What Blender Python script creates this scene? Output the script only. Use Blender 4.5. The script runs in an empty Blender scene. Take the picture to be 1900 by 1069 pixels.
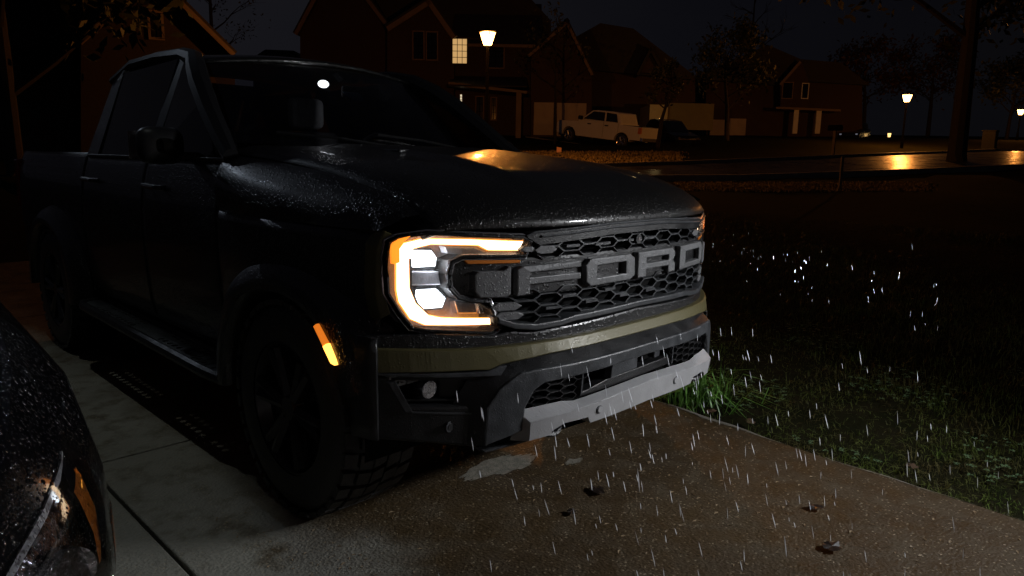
import bpy, bmesh, math, random
import numpy as np
from mathutils import Vector, Matrix
R_ = math.radians
random.seed(7); rng = np.random.default_rng(7)
scene = bpy.context.scene
COL = scene.collection

# ------------------------------------------------------------------ camera
YAW, PITCH, ROLL = R_(45.38), R_(10.27), R_(1.0)
FPX = 1329.0
CAM = Vector((-2.26, -1.5703, 1.3716))
FWD = Vector((math.sin(YAW)*math.cos(PITCH), math.cos(YAW)*math.cos(PITCH), -math.sin(PITCH)))
RGT = Vector((math.cos(YAW), -math.sin(YAW), 0.0))
UPV = RGT.cross(FWD)
cr, sr = math.cos(ROLL), math.sin(ROLL)
RG2 = RGT*cr + UPV*sr
UP2 = UPV*cr - RGT*sr
cam_d = bpy.data.cameras.new('camera'); cam = bpy.data.objects.new('camera', cam_d); COL.objects.link(cam)
cam.matrix_world = Matrix(((RG2.x, UP2.x, -FWD.x, CAM.x), (RG2.y, UP2.y, -FWD.y, CAM.y), (RG2.z, UP2.z, -FWD.z, CAM.z), (0, 0, 0, 1)))
cam_d.sensor_width = 36.0; cam_d.lens = FPX/1900*36.0
cam_d.clip_start = 0.05; cam_d.clip_end = 900
scene.camera = cam
FH = Vector((math.sin(YAW), math.cos(YAW), 0.0))      # horizontal heading of the view
RH = Vector((math.cos(YAW), -math.sin(YAW), 0.0))

def ray(u, v): return FWD + RG2*((u-950)/FPX) - UP2*((v-534.5)/FPX)
def on_plane(u, v, D):
    """point of the upright plane that stands D metres ahead, seen at photo pixel u, v"""
    d = ray(u, v); return CAM + d*(D/d.dot(FH))

# ------------------------------------------------------------------ world, exposure
scene.view_settings.view_transform = 'Standard'
scene.view_settings.look = 'None'
scene.view_settings.exposure = 0.0
scene.view_settings.gamma = 1.0
scene.view_settings.use_curve_mapping = False
scene.cycles.use_denoising = True
scene.cycles.max_bounces = 8
scene.cycles.transparent_max_bounces = 16
scene.cycles.sample_clamp_indirect = 6.0
scene.cycles.caustics_reflective = False
scene.cycles.caustics_refractive = False
world = bpy.data.worlds.new('World'); scene.world = world; world.use_nodes = True
wn, wl = world.node_tree.nodes, world.node_tree.links
bg = wn['Background']
tc = wn.new('ShaderNodeTexCoord'); mp = wn.new('ShaderNodeMapping'); mp.inputs['Scale'].default_value = (1.2, 1.2, 2.5)
nz = wn.new('ShaderNodeTexNoise'); nz.inputs['Scale'].default_value = 1.3; nz.inputs['Detail'].default_value = 4
rp = wn.new('ShaderNodeValToRGB')
rp.color_ramp.elements[0].position = 0.25; rp.color_ramp.elements[0].color = (0.0042, 0.0043, 0.0072, 1)
rp.color_ramp.elements[1].position = 0.75; rp.color_ramp.elements[1].color = (0.0098, 0.0096, 0.0118, 1)
wl.new(tc.outputs['Generated'], mp.inputs['Vector']); wl.new(mp.outputs['Vector'], nz.inputs['Vector'])
wl.new(nz.outputs['Fac'], rp.inputs['Fac']); dp = wn.new('ShaderNodeVectorMath'); dp.operation = 'DOT_PRODUCT'; dp.inputs[1].default_value = tuple(RGT); wl.new(tc.outputs['Generated'], dp.inputs[0])
mr0 = wn.new('ShaderNodeMapRange'); mr0.inputs['From Min'].default_value = -.6; mr0.inputs['From Max'].default_value = .6; mr0.inputs['To Min'].default_value = 1.25; mr0.inputs['To Max'].default_value = .38
wl.new(dp.outputs['Value'], mr0.inputs['Value']); hs = wn.new('ShaderNodeVectorMath'); hs.operation = 'SCALE'; wl.new(rp.outputs['Color'], hs.inputs[0]); wl.new(mr0.outputs['Result'], hs.inputs['Scale'])
wl.new(hs.outputs['Vector'], bg.inputs['Color'])
bg.inputs['Strength'].default_value = 0.85

# ------------------------------------------------------------------ materials
def srgb(r, g, b):
    f = lambda c: (c/255/12.92) if c/255 <= 0.04045 else ((c/255+0.055)/1.055)**2.4
    return (f(r), f(g), f(b))

def mat(name, base, rough=0.5, metal=0.0, coat=0.0, coat_rough=0.05, spec=0.5, var=0.0, vscale=8.0, var_col=None,
        bump=0.0, bscale=60.0, drops=0.0, dscale=170.0, rvar=0.0):
    m = bpy.data.materials.new(name); m.use_nodes = True
    n, l = m.node_tree.nodes, m.node_tree.links
    b = n['Principled BSDF']
    b.inputs['Base Color'].default_value = (*base, 1); b.inputs['Roughness'].default_value = rough
    b.inputs['Metallic'].default_value = metal; b.inputs['Coat Weight'].default_value = coat
    b.inputs['Coat Roughness'].default_value = coat_rough; b.inputs['Specular IOR Level'].default_value = spec
    t = n.new('ShaderNodeTexCoord')
    if var > 0:
        x = n.new('ShaderNodeTexNoise'); x.inputs['Scale'].default_value = vscale; x.inputs['Detail'].default_value = 6
        x.inputs['Roughness'].default_value = 0.65
        l.new(t.outputs['Object'], x.inputs['Vector'])
        r = n.new('ShaderNodeValToRGB')
        c2 = var_col or tuple(c*(1-var) for c in base)
        r.color_ramp.elements[0].position = 0.35; r.color_ramp.elements[0].color = (*c2, 1)
        r.color_ramp.elements[1].position = 0.65; r.color_ramp.elements[1].color = (*base, 1)
        l.new(x.outputs['Fac'], r.inputs['Fac']); l.new(r.outputs['Color'], b.inputs['Base Color'])
        if rvar:
            mr = n.new('ShaderNodeMapRange'); mr.inputs['From Min'].default_value = .3; mr.inputs['From Max'].default_value = .7
            mr.inputs['To Min'].default_value = max(0.03, rough-rvar); mr.inputs['To Max'].default_value = min(1, rough+rvar)
            l.new(x.outputs['Fac'], mr.inputs['Value']); l.new(mr.outputs['Result'], b.inputs['Roughness'])
    last = None
    if bump > 0:
        x2 = n.new('ShaderNodeTexNoise'); x2.inputs['Scale'].default_value = bscale; x2.inputs['Detail'].default_value = 5
        l.new(t.outputs['Object'], x2.inputs['Vector'])
        bp = n.new('ShaderNodeBump'); bp.inputs['Strength'].default_value = bump; bp.inputs['Distance'].default_value = 0.01
        l.new(x2.outputs['Fac'], bp.inputs['Height']); l.new(bp.outputs['Normal'], b.inputs['Normal']); last = bp
    if drops > 0:                                   # beads of rain on the surface: two sizes of dome
        prev = last
        for sc_, st in ((dscale, 1.0), (dscale*0.45, 0.8)):
            vo = n.new('ShaderNodeTexVoronoi'); vo.feature = 'F1'; vo.inputs['Scale'].default_value = sc_
            l.new(t.outputs['Object'], vo.inputs['Vector'])
            mr = n.new('ShaderNodeMapRange'); mr.inputs['From Min'].default_value = 0.0; mr.inputs['From Max'].default_value = 0.42
            mr.inputs['To Min'].default_value = 1.0; mr.inputs['To Max'].default_value = 0.0; mr.interpolation_type = 'SMOOTHSTEP'
            l.new(vo.outputs['Distance'], mr.inputs['Value'])
            # only some cells carry a drop
            sp = n.new('ShaderNodeSeparateColor'); l.new(vo.outputs['Color'], sp.inputs['Color'])
            gt = n.new('ShaderNodeMath'); gt.operation = 'GREATER_THAN'; gt.inputs[1].default_value = 0.35
            l.new(sp.outputs['Red'], gt.inputs[0])
            mu = n.new('ShaderNodeMath'); mu.operation = 'MULTIPLY'; l.new(mr.outputs['Result'], mu.inputs[0]); l.new(gt.outputs['Value'], mu.inputs[1])
            bp = n.new('ShaderNodeBump'); bp.inputs['Strength'].default_value = drops*st; bp.inputs['Distance'].default_value = 0.6/sc_
            l.new(mu.outputs['Value'], bp.inputs['Height'])
            if prev: l.new(prev.outputs['Normal'], bp.inputs['Normal'])
            prev = bp
        if coat > 0: l.new(prev.outputs['Normal'], b.inputs['Coat Normal'])
        l.new(prev.outputs['Normal'], b.inputs['Normal'])
    return m

def emit(name, col, strength):
    m = bpy.data.materials.new(name); m.use_nodes = True
    b = m.node_tree.nodes['Principled BSDF']; b.inputs['Base Color'].default_value = (*[min(1, c) for c in col], 1)
    b.inputs['Emission Color'].default_value = (*col, 1); b.inputs['Emission Strength'].default_value = strength
    b.inputs['Roughness'].default_value = 0.4
    return m

def clear(name, tint=(0.9, 0.9, 0.9), rough=0.02, drops=0.0, dscale=260.0, refl=1.0, milk=0.0, ior=1.45):
    """thin glass: what lies behind stays visible, with a Fresnel reflection"""
    m = bpy.data.materials.new(name); m.use_nodes = True
    n, l = m.node_tree.nodes, m.node_tree.links
    n.remove(n['Principled BSDF'])
    tr = n.new('ShaderNodeBsdfTransparent'); tr.inputs['Color'].default_value = (*tint, 1)
    gl = n.new('ShaderNodeBsdfGlossy'); gl.inputs['Roughness'].default_value = rough; gl.inputs['Color'].default_value = (refl, refl, refl, 1)
    fr = n.new('ShaderNodeFresnel'); fr.inputs['IOR'].default_value = ior
    mx = n.new('ShaderNodeMixShader')
    l.new(fr.outputs['Fac'], mx.inputs['Fac']); l.new(tr.outputs['BSDF'], mx.inputs[1]); l.new(gl.outputs['BSDF'], mx.inputs[2])
    out = mx
    if milk:                                       # scratched, wet plastic scatters a little of the light behind it
        tl = n.new('ShaderNodeBsdfTranslucent'); tl.inputs['Color'].default_value = (1, 1, 1, 1)
        out = n.new('ShaderNodeMixShader'); out.inputs['Fac'].default_value = milk; l.new(mx.outputs['Shader'], out.inputs[1]); l.new(tl.outputs['BSDF'], out.inputs[2])
    l.new(out.outputs['Shader'], n['Material Output'].inputs['Surface'])
    if drops:
        t = n.new('ShaderNodeTexCoord'); vo = n.new('ShaderNodeTexVoronoi'); vo.inputs['Scale'].default_value = dscale
        l.new(t.outputs['Object'], vo.inputs['Vector'])
        mr = n.new('ShaderNodeMapRange'); mr.inputs['From Max'].default_value = 0.4; mr.inputs['To Min'].default_value = 1; mr.inputs['To Max'].default_value = 0
        l.new(vo.outputs['Distance'], mr.inputs['Value'])
        bp = n.new('ShaderNodeBump'); bp.inputs['Strength'].default_value = drops; bp.inputs['Distance'].default_value = 0.5/dscale
        l.new(mr.outputs['Result'], bp.inputs['Height']); l.new(bp.outputs['Normal'], gl.inputs['Normal']); l.new(bp.outputs['Normal'], fr.inputs['Normal'])
    return m

M = {}
M['paint'] = mat('dark_paint', (0.006, 0.0058, 0.0055), 0.40, 0.2, coat=0.55, coat_rough=0.07, drops=0.55, dscale=170, var=0.12, vscale=3)
M['olive'] = mat('lit_body_paint', (0.088, 0.076, 0.028), 0.50, 0.15, coat=0.15, coat_rough=0.20, drops=0.15, dscale=200, var=0.12, vscale=3)  # body paint brightened to look lit, for bumper strip and lamp corner
M['paint_dark'] = mat('wet_gloss_black', (0.006, 0.006, 0.007), 0.42, 0, coat=0.3, coat_rough=0.25, drops=0.6, dscale=190)
M['grey'] = mat('grey_plastic', (0.052, 0.055, 0.060), 0.38, 0, var=0.4, vscale=13, bump=0.15, bscale=300, drops=0.22, dscale=230, rvar=.12)
M['dark'] = mat('dark_plastic', (0.011, 0.011, 0.012), 0.42, 0, var=0.4, vscale=14, bump=0.15, bscale=300, drops=0.25, dscale=230, rvar=.12)
M['black'] = mat('black_plastic', (0.006, 0.006, 0.0065), 0.42, 0, var=0.2, vscale=20, bump=0.1, bscale=300)
M['void'] = mat('black_recess', (0.002, 0.002, 0.002), 0.8, 0, spec=0.1)
M['letter'] = mat('letter_grey', (0.165, 0.167, 0.172), 0.38, 0.15, var=0.3, vscale=60, drops=0.5, dscale=230)
M['silver'] = mat('silver_skid', (0.36, 0.36, 0.37), 0.42, 0.15, var=0.12, vscale=14, drops=0.2, dscale=200)
M['chrome'] = mat('chrome', (0.62, 0.62, 0.66), 0.16, 0.9, var=0.2, vscale=30)
M['reflector'] = mat('lamp_bezel', (0.55, 0.55, 0.60), 0.35, 0.2, var=0.3, vscale=40, bump=0.2, bscale=120)
M['rubber'] = mat('tyre_rubber', (0.02, 0.02, 0.02), 0.55, 0, var=0.3, vscale=30, bump=0.3, bscale=120)
M['drl'] = emit('warm_white_light', (1.0, 0.70, 0.42), 5.5)
M['drl_rim'] = emit('amber_glow_rim', (1.0, 0.33, 0.05), 2.0)  # orange glow round the running light, drawn as an emissive rim
M['turn'] = emit('turn_signal_amber', (1.0, .27, .02), 1.5)
M['satin'] = mat('satin_silver', (.85, .85, .87), .28, .3, var=.35, vscale=45)
M['beam'] = emit('headlight_white', (0.88, 0.94, 1.0), 9.0)
M['amber'] = emit('amber_marker', (1.0, 0.24, 0.02), 0.75)
M['amber_hot'] = emit('amber_marker_bulb', (1.0, 0.42, 0.06), 4.0)
M['slit'] = mat('amber_lens', (0.55, 0.16, 0.02), 0.3, 0, coat=0.5)
M['glass'] = clear('window_glass', (0.62, 0.63, 0.66), 0.02, drops=0.18, dscale=220)
M['tint'] = clear('tinted_glass', (0.10, 0.10, 0.11), 0.03, drops=0.15, dscale=220)
M['lens'] = clear('lamp_cover', (0.96, 0.96, 0.97), 0.03, drops=0.35, dscale=330, milk=.012)
M['cabin'] = mat('cabin_trim', (0.05, 0.048, 0.05), 0.7, 0, var=0.3, vscale=12)
M['cabin_light'] = mat('cabin_light_trim', (0.30, 0.30, 0.31), 0.6, 0, var=0.3, vscale=12)
M['alloy'] = mat('dark_alloy', (0.03, 0.03, 0.032), 0.35, 0.6)

def fin(obj, parent=None, smooth=False):
    COL.objects.link(obj)
    if parent: obj.parent = parent
    return obj

def tag(o, label=None, cat=None, group=None, kind=None):
    if label: o['label'] = label
    if cat: o['category'] = cat
    if group: o['group'] = group
    if kind: o['kind'] = kind
    return o

def empty(name, loc=(0, 0, 0), rz=0.0, parent=None):
    o = bpy.data.objects.new(name, None); COL.objects.link(o); o.location = loc; o.rotation_euler = (0, 0, rz)
    o.empty_display_size = 0.2
    if parent: o.parent = parent
    return o

class MB:
    def __init__(s): s.v = []; s.f = []; s.mi = []
    def add(s, vs, fs, mi=0):
        k = len(s.v); s.v += [tuple(v) for v in vs]; s.f += [tuple(i+k for i in f) for f in fs]; s.mi += [mi]*len(fs); return s
    def box(s, x0, x1, y0, y1, z0, z1, mi=0):
        vs = [(x, y, z) for z in (z0, z1) for y in (y0, y1) for x in (x0, x1)]
        return s.add(vs, [(0, 2, 3, 1), (4, 5, 7, 6), (0, 1, 5, 4), (2, 6, 7, 3), (0, 4, 6, 2), (1, 3, 7, 5)], mi)
    def tube(s, pts, rad, n=8, mi=0, cap=True):
        pts = [Vector(p) for p in pts]; rads = rad if isinstance(rad, (list, tuple)) else [rad]*len(pts)
        rings = []
        for i, p in enumerate(pts):
            t = (pts[min(i+1, len(pts)-1)]-pts[max(i-1, 0)]).normalized()
            a = t.cross(Vector((0, 0, 1)))
            if a.length < 1e-3: a = t.cross(Vector((1, 0, 0)))
            a.normalize(); b = t.cross(a)
            rings.append([p+(a*math.cos(2*math.pi*k/n)+b*math.sin(2*math.pi*k/n))*rads[i] for k in range(n)])
        vs = [v for r in rings for v in r]; fs = []
        for i in range(len(rings)-1):
            for k in range(n):
                fs.append((i*n+k, i*n+(k+1) % n, (i+1)*n+(k+1) % n, (i+1)*n+k))
        if cap: fs += [tuple(range(n))[::-1], tuple((len(rings)-1)*n+k for k in range(n))]
        return s.add(vs, fs, mi)
    def prism(s, poly, d, mi=0):
        """poly: list of 3-D points (planar), d: extrusion vector"""
        n = len(poly); d = Vector(d); a = [Vector(p) for p in poly]; b = [p+d for p in a]
        return s.add(a+b, [tuple(range(n)), tuple(range(2*n-1, n-1, -1))]+[(i, n+i, n+(i+1) % n, (i+1) % n) for i in range(n)], mi)
    def grid(s, fn, us, vs_, mi=0, keep=None):
        nu, nv = len(us), len(vs_); P = [fn(u, v) for u in us for v in vs_]; fs = []
        for i in range(nu-1):
            for j in range(nv-1):
                if keep and not keep((us[i]+us[i+1])/2, (vs_[j]+vs_[j+1])/2): continue
                fs.append((i*nv+j, (i+1)*nv+j, (i+1)*nv+j+1, i*nv+j+1))
        return s.add(P, fs, mi)
    def build(s, name, m, parent=None, smooth=False, normals=True, bevel=0.0, solid=0.0):
        me = bpy.data.meshes.new(name); me.from_pydata([tuple(v) for v in s.v], [], s.f)
        ms = m if isinstance(m, (list, tuple)) else [m]
        for x in ms: me.materials.append(x)
        if len(ms) > 1: me.polygons.foreach_set('material_index', s.mi)
        if normals:
            b = bmesh.new(); b.from_mesh(me)
            bmesh.ops.remove_doubles(b, verts=b.verts, dist=1e-5)
            bmesh.ops.recalc_face_normals(b, faces=b.faces)
            if bevel > 0:
                es = [e for e in b.edges if len(e.link_faces) == 2 and e.calc_face_angle(0) > 0.6]
                if es: bmesh.ops.bevel(b, geom=es, offset=bevel, segments=2, profile=0.5, affect='EDGES', clamp_overlap=True)
            b.to_mesh(me); b.free()
        if smooth:
            me.polygons.foreach_set('use_smooth', [True]*len(me.polygons))
            try: me.set_sharp_from_angle(angle=R_(38))
            except Exception: pass
        o = bpy.data.objects.new(name, me)
        fin(o, parent)
        if solid:
            md = o.modifiers.new('thickness', 'SOLIDIFY'); md.thickness = solid; md.offset = 0
        return o

def copy_tree(o, parent=None):
    c = o.copy(); COL.objects.link(c)
    if parent is not None: c.parent = parent
    for ch in list(o.children): copy_tree(ch, c)
    return c

# ------------------------------------------------------------------ terrain
HT = [0, 1, 2.5, 5, 9, 14, 20, 26, 32.6, 34.8, 38, 60, 100, 220]
HZ = [0, .13, .33, .60, .90, 1.24, 1.60, 1.87, 2.22, 2.55, 2.88, 3.9, 5.6, 9.0]
def H(x, y):
    x = np.asarray(x, float); y = np.asarray(y, float)
    t = 0.75*(x-1.2) + 0.66*np.clip(y-7, 0, None)
    return np.interp(t, HT, HZ)
def Hs(x, y): return float(H(x, y))
def ground_at(u, v, far=300):
    d = ray(u, v); ts = np.concatenate([np.linspace(0.8, 20, 3000), np.linspace(20, far, 6000)])
    P = np.array(CAM)[None, :] + ts[:, None]*np.array(d)[None, :]
    s = P[:, 2]-H(P[:, 0], P[:, 1]); i = int(np.argmax(s < 0)); return Vector(P[i])

# driveway outline: right edge wanders a little
def edge_x(y): return 1.11 + 0.075*max(-1, min(1, (y+0.1)/0.9)) + 0.012*math.sin(y*5.1) + 0.006*math.sin(y*17)

M['soil'] = mat('wet_lawn_soil', (0.016, 0.014, 0.007), 0.95, 0, spec=.03, var=0.6, vscale=5, var_col=(0.008, 0.010, 0.004), bump=0.8, bscale=24)
def concrete(name, c1, c2, c3, wet=0.5, brown_tones=None):
    m = bpy.data.materials.new(name); m.use_nodes = True
    n, l = m.node_tree.nodes, m.node_tree.links; b = n['Principled BSDF']
    t = n.new('ShaderNodeTexCoord')
    def noise(sc, det=6, rg=0.6):
        x = n.new('ShaderNodeTexNoise'); x.inputs['Scale'].default_value = sc; x.inputs['Detail'].default_value = det; x.inputs['Roughness'].default_value = rg
        l.new(t.outputs['Object'], x.inputs['Vector']); return x
    big = noise(1.1); mid = noise(7); mid2 = noise(2.6); fine = noise(140, 3)
    r1 = n.new('ShaderNodeValToRGB'); r1.color_ramp.elements[0].position = .38; r1.color_ramp.elements[1].position = .66
    r1.color_ramp.elements[0].color = (*c1, 1); r1.color_ramp.elements[1].color = (*c2, 1)
    l.new(big.outputs['Fac'], r1.inputs['Fac'])
    if brown_tones:                                     # brown tone towards +x, with a ragged border
        sx3 = n.new('ShaderNodeSeparateXYZ'); l.new(t.outputs['Object'], sx3.inputs['Vector'])
        ad = n.new('ShaderNodeMath'); ad.operation = 'MULTIPLY_ADD'; ad.inputs[1].default_value = .9; l.new(mid2.outputs['Fac'], ad.inputs[0]); l.new(sx3.outputs['X'], ad.inputs[2])
        ms = n.new('ShaderNodeMapRange'); ms.interpolation_type = 'SMOOTHSTEP'; ms.inputs['From Min'].default_value = -.75; ms.inputs['From Max'].default_value = -.25; l.new(ad.outputs[0], ms.inputs['Value'])
        r2 = n.new('ShaderNodeValToRGB'); r2.color_ramp.elements[0].position = .38; r2.color_ramp.elements[1].position = .66
        r2.color_ramp.elements[0].color = (*brown_tones[0], 1); r2.color_ramp.elements[1].color = (*brown_tones[1], 1); l.new(big.outputs['Fac'], r2.inputs['Fac'])
        m0 = n.new('ShaderNodeMix'); m0.data_type = 'RGBA'; l.new(ms.outputs['Result'], m0.inputs['Factor']); l.new(r1.outputs['Color'], m0.inputs['A']); l.new(r2.outputs['Color'], m0.inputs['B'])
        base_out = m0.outputs['Result']
    else: base_out = r1.outputs['Color']
    mx = n.new('ShaderNodeMix'); mx.data_type = 'RGBA'; mx.inputs['B'].default_value = (*c3, 1)
    rr = n.new('ShaderNodeMapRange'); rr.inputs['From Min'].default_value = .5; rr.inputs['From Max'].default_value = .72
    l.new(mid.outputs['Fac'], rr.inputs['Value']); l.new(rr.outputs['Result'], mx.inputs['Factor']); l.new(base_out, mx.inputs['A'])
    # pale grit showing through the worn surface
    vo = n.new('ShaderNodeTexVoronoi'); vo.inputs['Scale'].default_value = 80; l.new(t.outputs['Object'], vo.inputs['Vector'])
    sp = n.new('ShaderNodeSeparateColor'); l.new(vo.outputs['Color'], sp.inputs['Color'])
    gt = n.new('ShaderNodeMath'); gt.operation = 'GREATER_THAN'; gt.inputs[1].default_value = .76; l.new(sp.outputs['Green'], gt.inputs[0])
    lt = n.new('ShaderNodeMath'); lt.operation = 'LESS_THAN'; lt.inputs[1].default_value = .32; l.new(vo.outputs['Distance'], lt.inputs[0])
    mu = n.new('ShaderNodeMath'); mu.operation = 'MULTIPLY'; l.new(gt.outputs[0], mu.inputs[0]); l.new(lt.outputs[0], mu.inputs[1])
    mu2 = n.new('ShaderNodeMath'); mu2.operation = 'MULTIPLY'; l.new(mu.outputs[0], mu2.inputs[0]); l.new(mid.outputs['Fac'], mu2.inputs[1])
    m2 = n.new('ShaderNodeMix'); m2.data_type = 'RGBA'; m2.inputs['B'].default_value = (0.30, 0.25, 0.17, 1)
    l.new(mu2.outputs[0], m2.inputs['Factor']); l.new(mx.outputs['Result'], m2.inputs['A']); l.new(m2.outputs['Result'], b.inputs['Base Color'])
    ro = n.new('ShaderNodeMapRange'); ro.inputs['From Min'].default_value = .35; ro.inputs['From Max'].default_value = .65
    ro.inputs['To Min'].default_value = .75-wet*.5; ro.inputs['To Max'].default_value = .8
    l.new(mid.outputs['Fac'], ro.inputs['Value']); l.new(ro.outputs['Result'], b.inputs['Roughness'])
    bp = n.new('ShaderNodeBump'); bp.inputs['Strength'].default_value = .55; bp.inputs['Distance'].default_value = .006
    l.new(fine.outputs['Fac'], bp.inputs['Height'])
    bp2 = n.new('ShaderNodeBump'); bp2.inputs['Strength'].default_value = .5; bp2.inputs['Distance'].default_value = .006
    l.new(vo.outputs['Distance'], bp2.inputs['Height']); l.new(bp.outputs['Normal'], bp2.inputs['Normal']); l.new(bp2.outputs['Normal'], b.inputs['Normal'])
    return m
M['conc_l'] = concrete('grey_concrete', (.17, .165, .14), (.22, .215, .185), (.12, .115, .10))
M['conc_r'] = concrete('grey_brown_concrete', (.17, .165, .14), (.22, .215, .185), (.060, .042, .020), brown_tones=((.036, .021, .0065), (.056, .034, .0115)))
M['conc_pale'] = mat('bare_pale_concrete', (.20, .185, .15), .7, 0, var=.4, vscale=30, bump=.5, bscale=150)
M['asphalt'] = mat('wet_asphalt', (.028, .027, .028), .31, 0, var=.4, vscale=1.2, rvar=.12, bump=.6, bscale=9)
M['kerb'] = mat('kerb_concrete', (.30, .28, .25), .5, 0, var=.3, vscale=4)

def ticks(*segs):
    out = []
    for a, b, st in segs: out += list(np.arange(a, b, st))
    return np.array(sorted(set(np.round(out, 4))))
xs = ticks((-60, -8, 6), (-8, 1.0, .8), (1.0, 1.3, .06), (1.3, 9, .35), (9, 30, 1.0), (30, 160, 6)); ys = ticks((-60, -6, 6), (-6, 8, .4), (8, 30, 1), (30, 160, 6))
def terr(x, y):
    z = Hs(x, y)-0.035
    if x < edge_x(y)+0.0: z -= 0.10
    else: z += 0.018*math.sin(x*3.1+y*2.3)*math.sin(y*4.1) + 0.02*math.sin(x*1.3-y*.9)
    return (x, y, z)
tag(MB().grid(terr, xs, ys).build('lawn', M['soil'], smooth=True), kind='structure')

drive = empty('driveway'); tag(drive, kind='structure')
def slab(poly, m, th=0.10, lift=0.0):
    b = MB(); b.prism([(x, y, -th+lift) for x, y in poly], (0, 0, th)); return b.build('slab', m, drive, bevel=0.006)
rows = [(-2.74, 1.835), (1.847, 5.4), (5.412, 9.0)]
for (y0, y1) in rows:
    n = max(2, int((y1-y0)/.12)); e = [(edge_x(y), y) for y in np.linspace(y0, y1, n)]
    slab([(-1.447, y0)]+e+[(-1.447, y1)], M['conc_r'])
    slab([(-4.4, y0), (-1.462, y0), (-1.462, y1), (-4.4, y1)], M['conc_l'])
    slab([(-7.4, y0), (-4.415, y0), (-4.415, y1), (-7.4, y1)], M['conc_l'])
# the brown tone ends in a ragged border on the truck's right, a bare worn patch under the bumper
def rag(cx, cy, rx, ry, n=120, rough=.3, seed=1):
    r = random.Random(seed); ph = [r.uniform(0, 6.28) for _ in range(6)]
    return [(cx+rx*math.cos(a)*(1+rough*sum(math.sin(a*(k+2)+ph[k])/(k+1.5) for k in range(6))+.10*math.sin(a*17+seed)+.07*math.sin(a*29)), cy+ry*math.sin(a)*(1+rough*sum(math.cos(a*(k+2)+ph[k])/(k+1.5) for k in range(6)))) for a in np.linspace(0, 2*math.pi, n, endpoint=False)]
for nm, (cx, cy, rx, ry, sd) in {'bare_patch': (-.13, .60, .16, .085, 3)}.items():
    b = MB(); b.add([(x, y, .003) for x, y in rag(cx, cy, rx, ry, seed=sd)], [tuple(range(120))]); o = b.build(nm, M['conc_pale'], drive)
    b = MB(); b.add([(x, y, .003) for x, y in rag(.16, .40, .05, .022, seed=9)], [tuple(range(120))]); o = b.build(nm, M['conc_pale'], drive)
b = MB()
ey = np.linspace(-1.2, .75, 60)
for i in range(len(ey)-1):
    a = .035*(.6+.4*math.sin(ey[i]*7)); a2 = .035*(.6+.4*math.sin(ey[i+1]*7))
    b.add([(edge_x(ey[i])-max(.006, a)*(1 if ey[i] > -.2 else .4), ey[i], .003), (edge_x(ey[i])-.004, ey[i], .003), (edge_x(ey[i+1])-.004, ey[i+1], .003), (edge_x(ey[i+1])-max(.006, a2)*(1 if ey[i+1] > -.2 else .4), ey[i+1], .003)], [(0, 1, 2, 3)])
b.build('worn_edge', M['conc_pale'], drive)

# road crossing beyond the lawn, with kerbs
def strip(name, nearpx, farpx, m, dz, n=30, kind='structure'):
    A = [ground_at(*p) for p in nearpx]; B = [ground_at(*p) for p in farpx]
    def interp(P, t):
        k = t*(len(P)-1); i = min(int(k), len(P)-2); return P[i].lerp(P[i+1], k-i)
    b = MB()
    def fn(u, v):
        p = interp(A, u).lerp(interp(B, u), v); return (p.x, p.y, Hs(p.x, p.y)+dz)
    b.grid(fn, list(np.linspace(0, 1, n)), list(np.linspace(0, 1, 7)))
    o = b.build(name, m); tag(o, kind=kind); return A, B
RA, RB = strip('road', [(930, 337), (1250, 333), (1500, 328), (1700, 321), (1899, 312), (2200, 296)], [(930, 316), (1250, 306), (1530, 294), (1660, 288), (1850, 280), (2200, 266)], M['asphalt'], .004)
def kerb(P, name):
    b = MB(); top = []
    for i in range(len(P)-1):
        for t in np.linspace(0, 1, 9)[:-1]: top.append(P[i].lerp(P[i+1], t))
    top.append(P[-1])
    for i in range(len(top)-1):
        p, q = top[i], top[i+1]; d = (q-p); d.z = 0; d.normalize(); nn = Vector((-d.y, d.x, 0))*.075
        zp, zq = Hs(p.x, p.y), Hs(q.x, q.y)
        vs = [(p.x-nn.x, p.y-nn.y, zp-.1), (p.x+nn.x, p.y+nn.y, zp-.1), (p.x+nn.x, p.y+nn.y, zp+.11), (p.x-nn.x, p.y-nn.y, zp+.11),
              (q.x-nn.x, q.y-nn.y, zq-.1), (q.x+nn.x, q.y+nn.y, zq-.1), (q.x+nn.x, q.y+nn.y, zq+.11), (q.x-nn.x, q.y-nn.y, zq+.11)]
        b.add(vs, [(0, 1, 2, 3), (7, 6, 5, 4), (3, 2, 6, 7), (0, 3, 7, 4), (1, 5, 6, 2)])
    tag(b.build(name, M['kerb']), kind='structure')
kerb(RA, 'kerb'); kerb(RB, 'kerb')

# ------------------------------------------------------------------ the olive pickup truck (nose at y = 0, facing -y)
truck = empty('pickup_truck')
tag(truck, 'dark olive pickup truck with its headlight and amber lamps lit, parked on the driveway', 'pickup truck')
def g(X): return .27*(abs(X)/.9)**3

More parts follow.
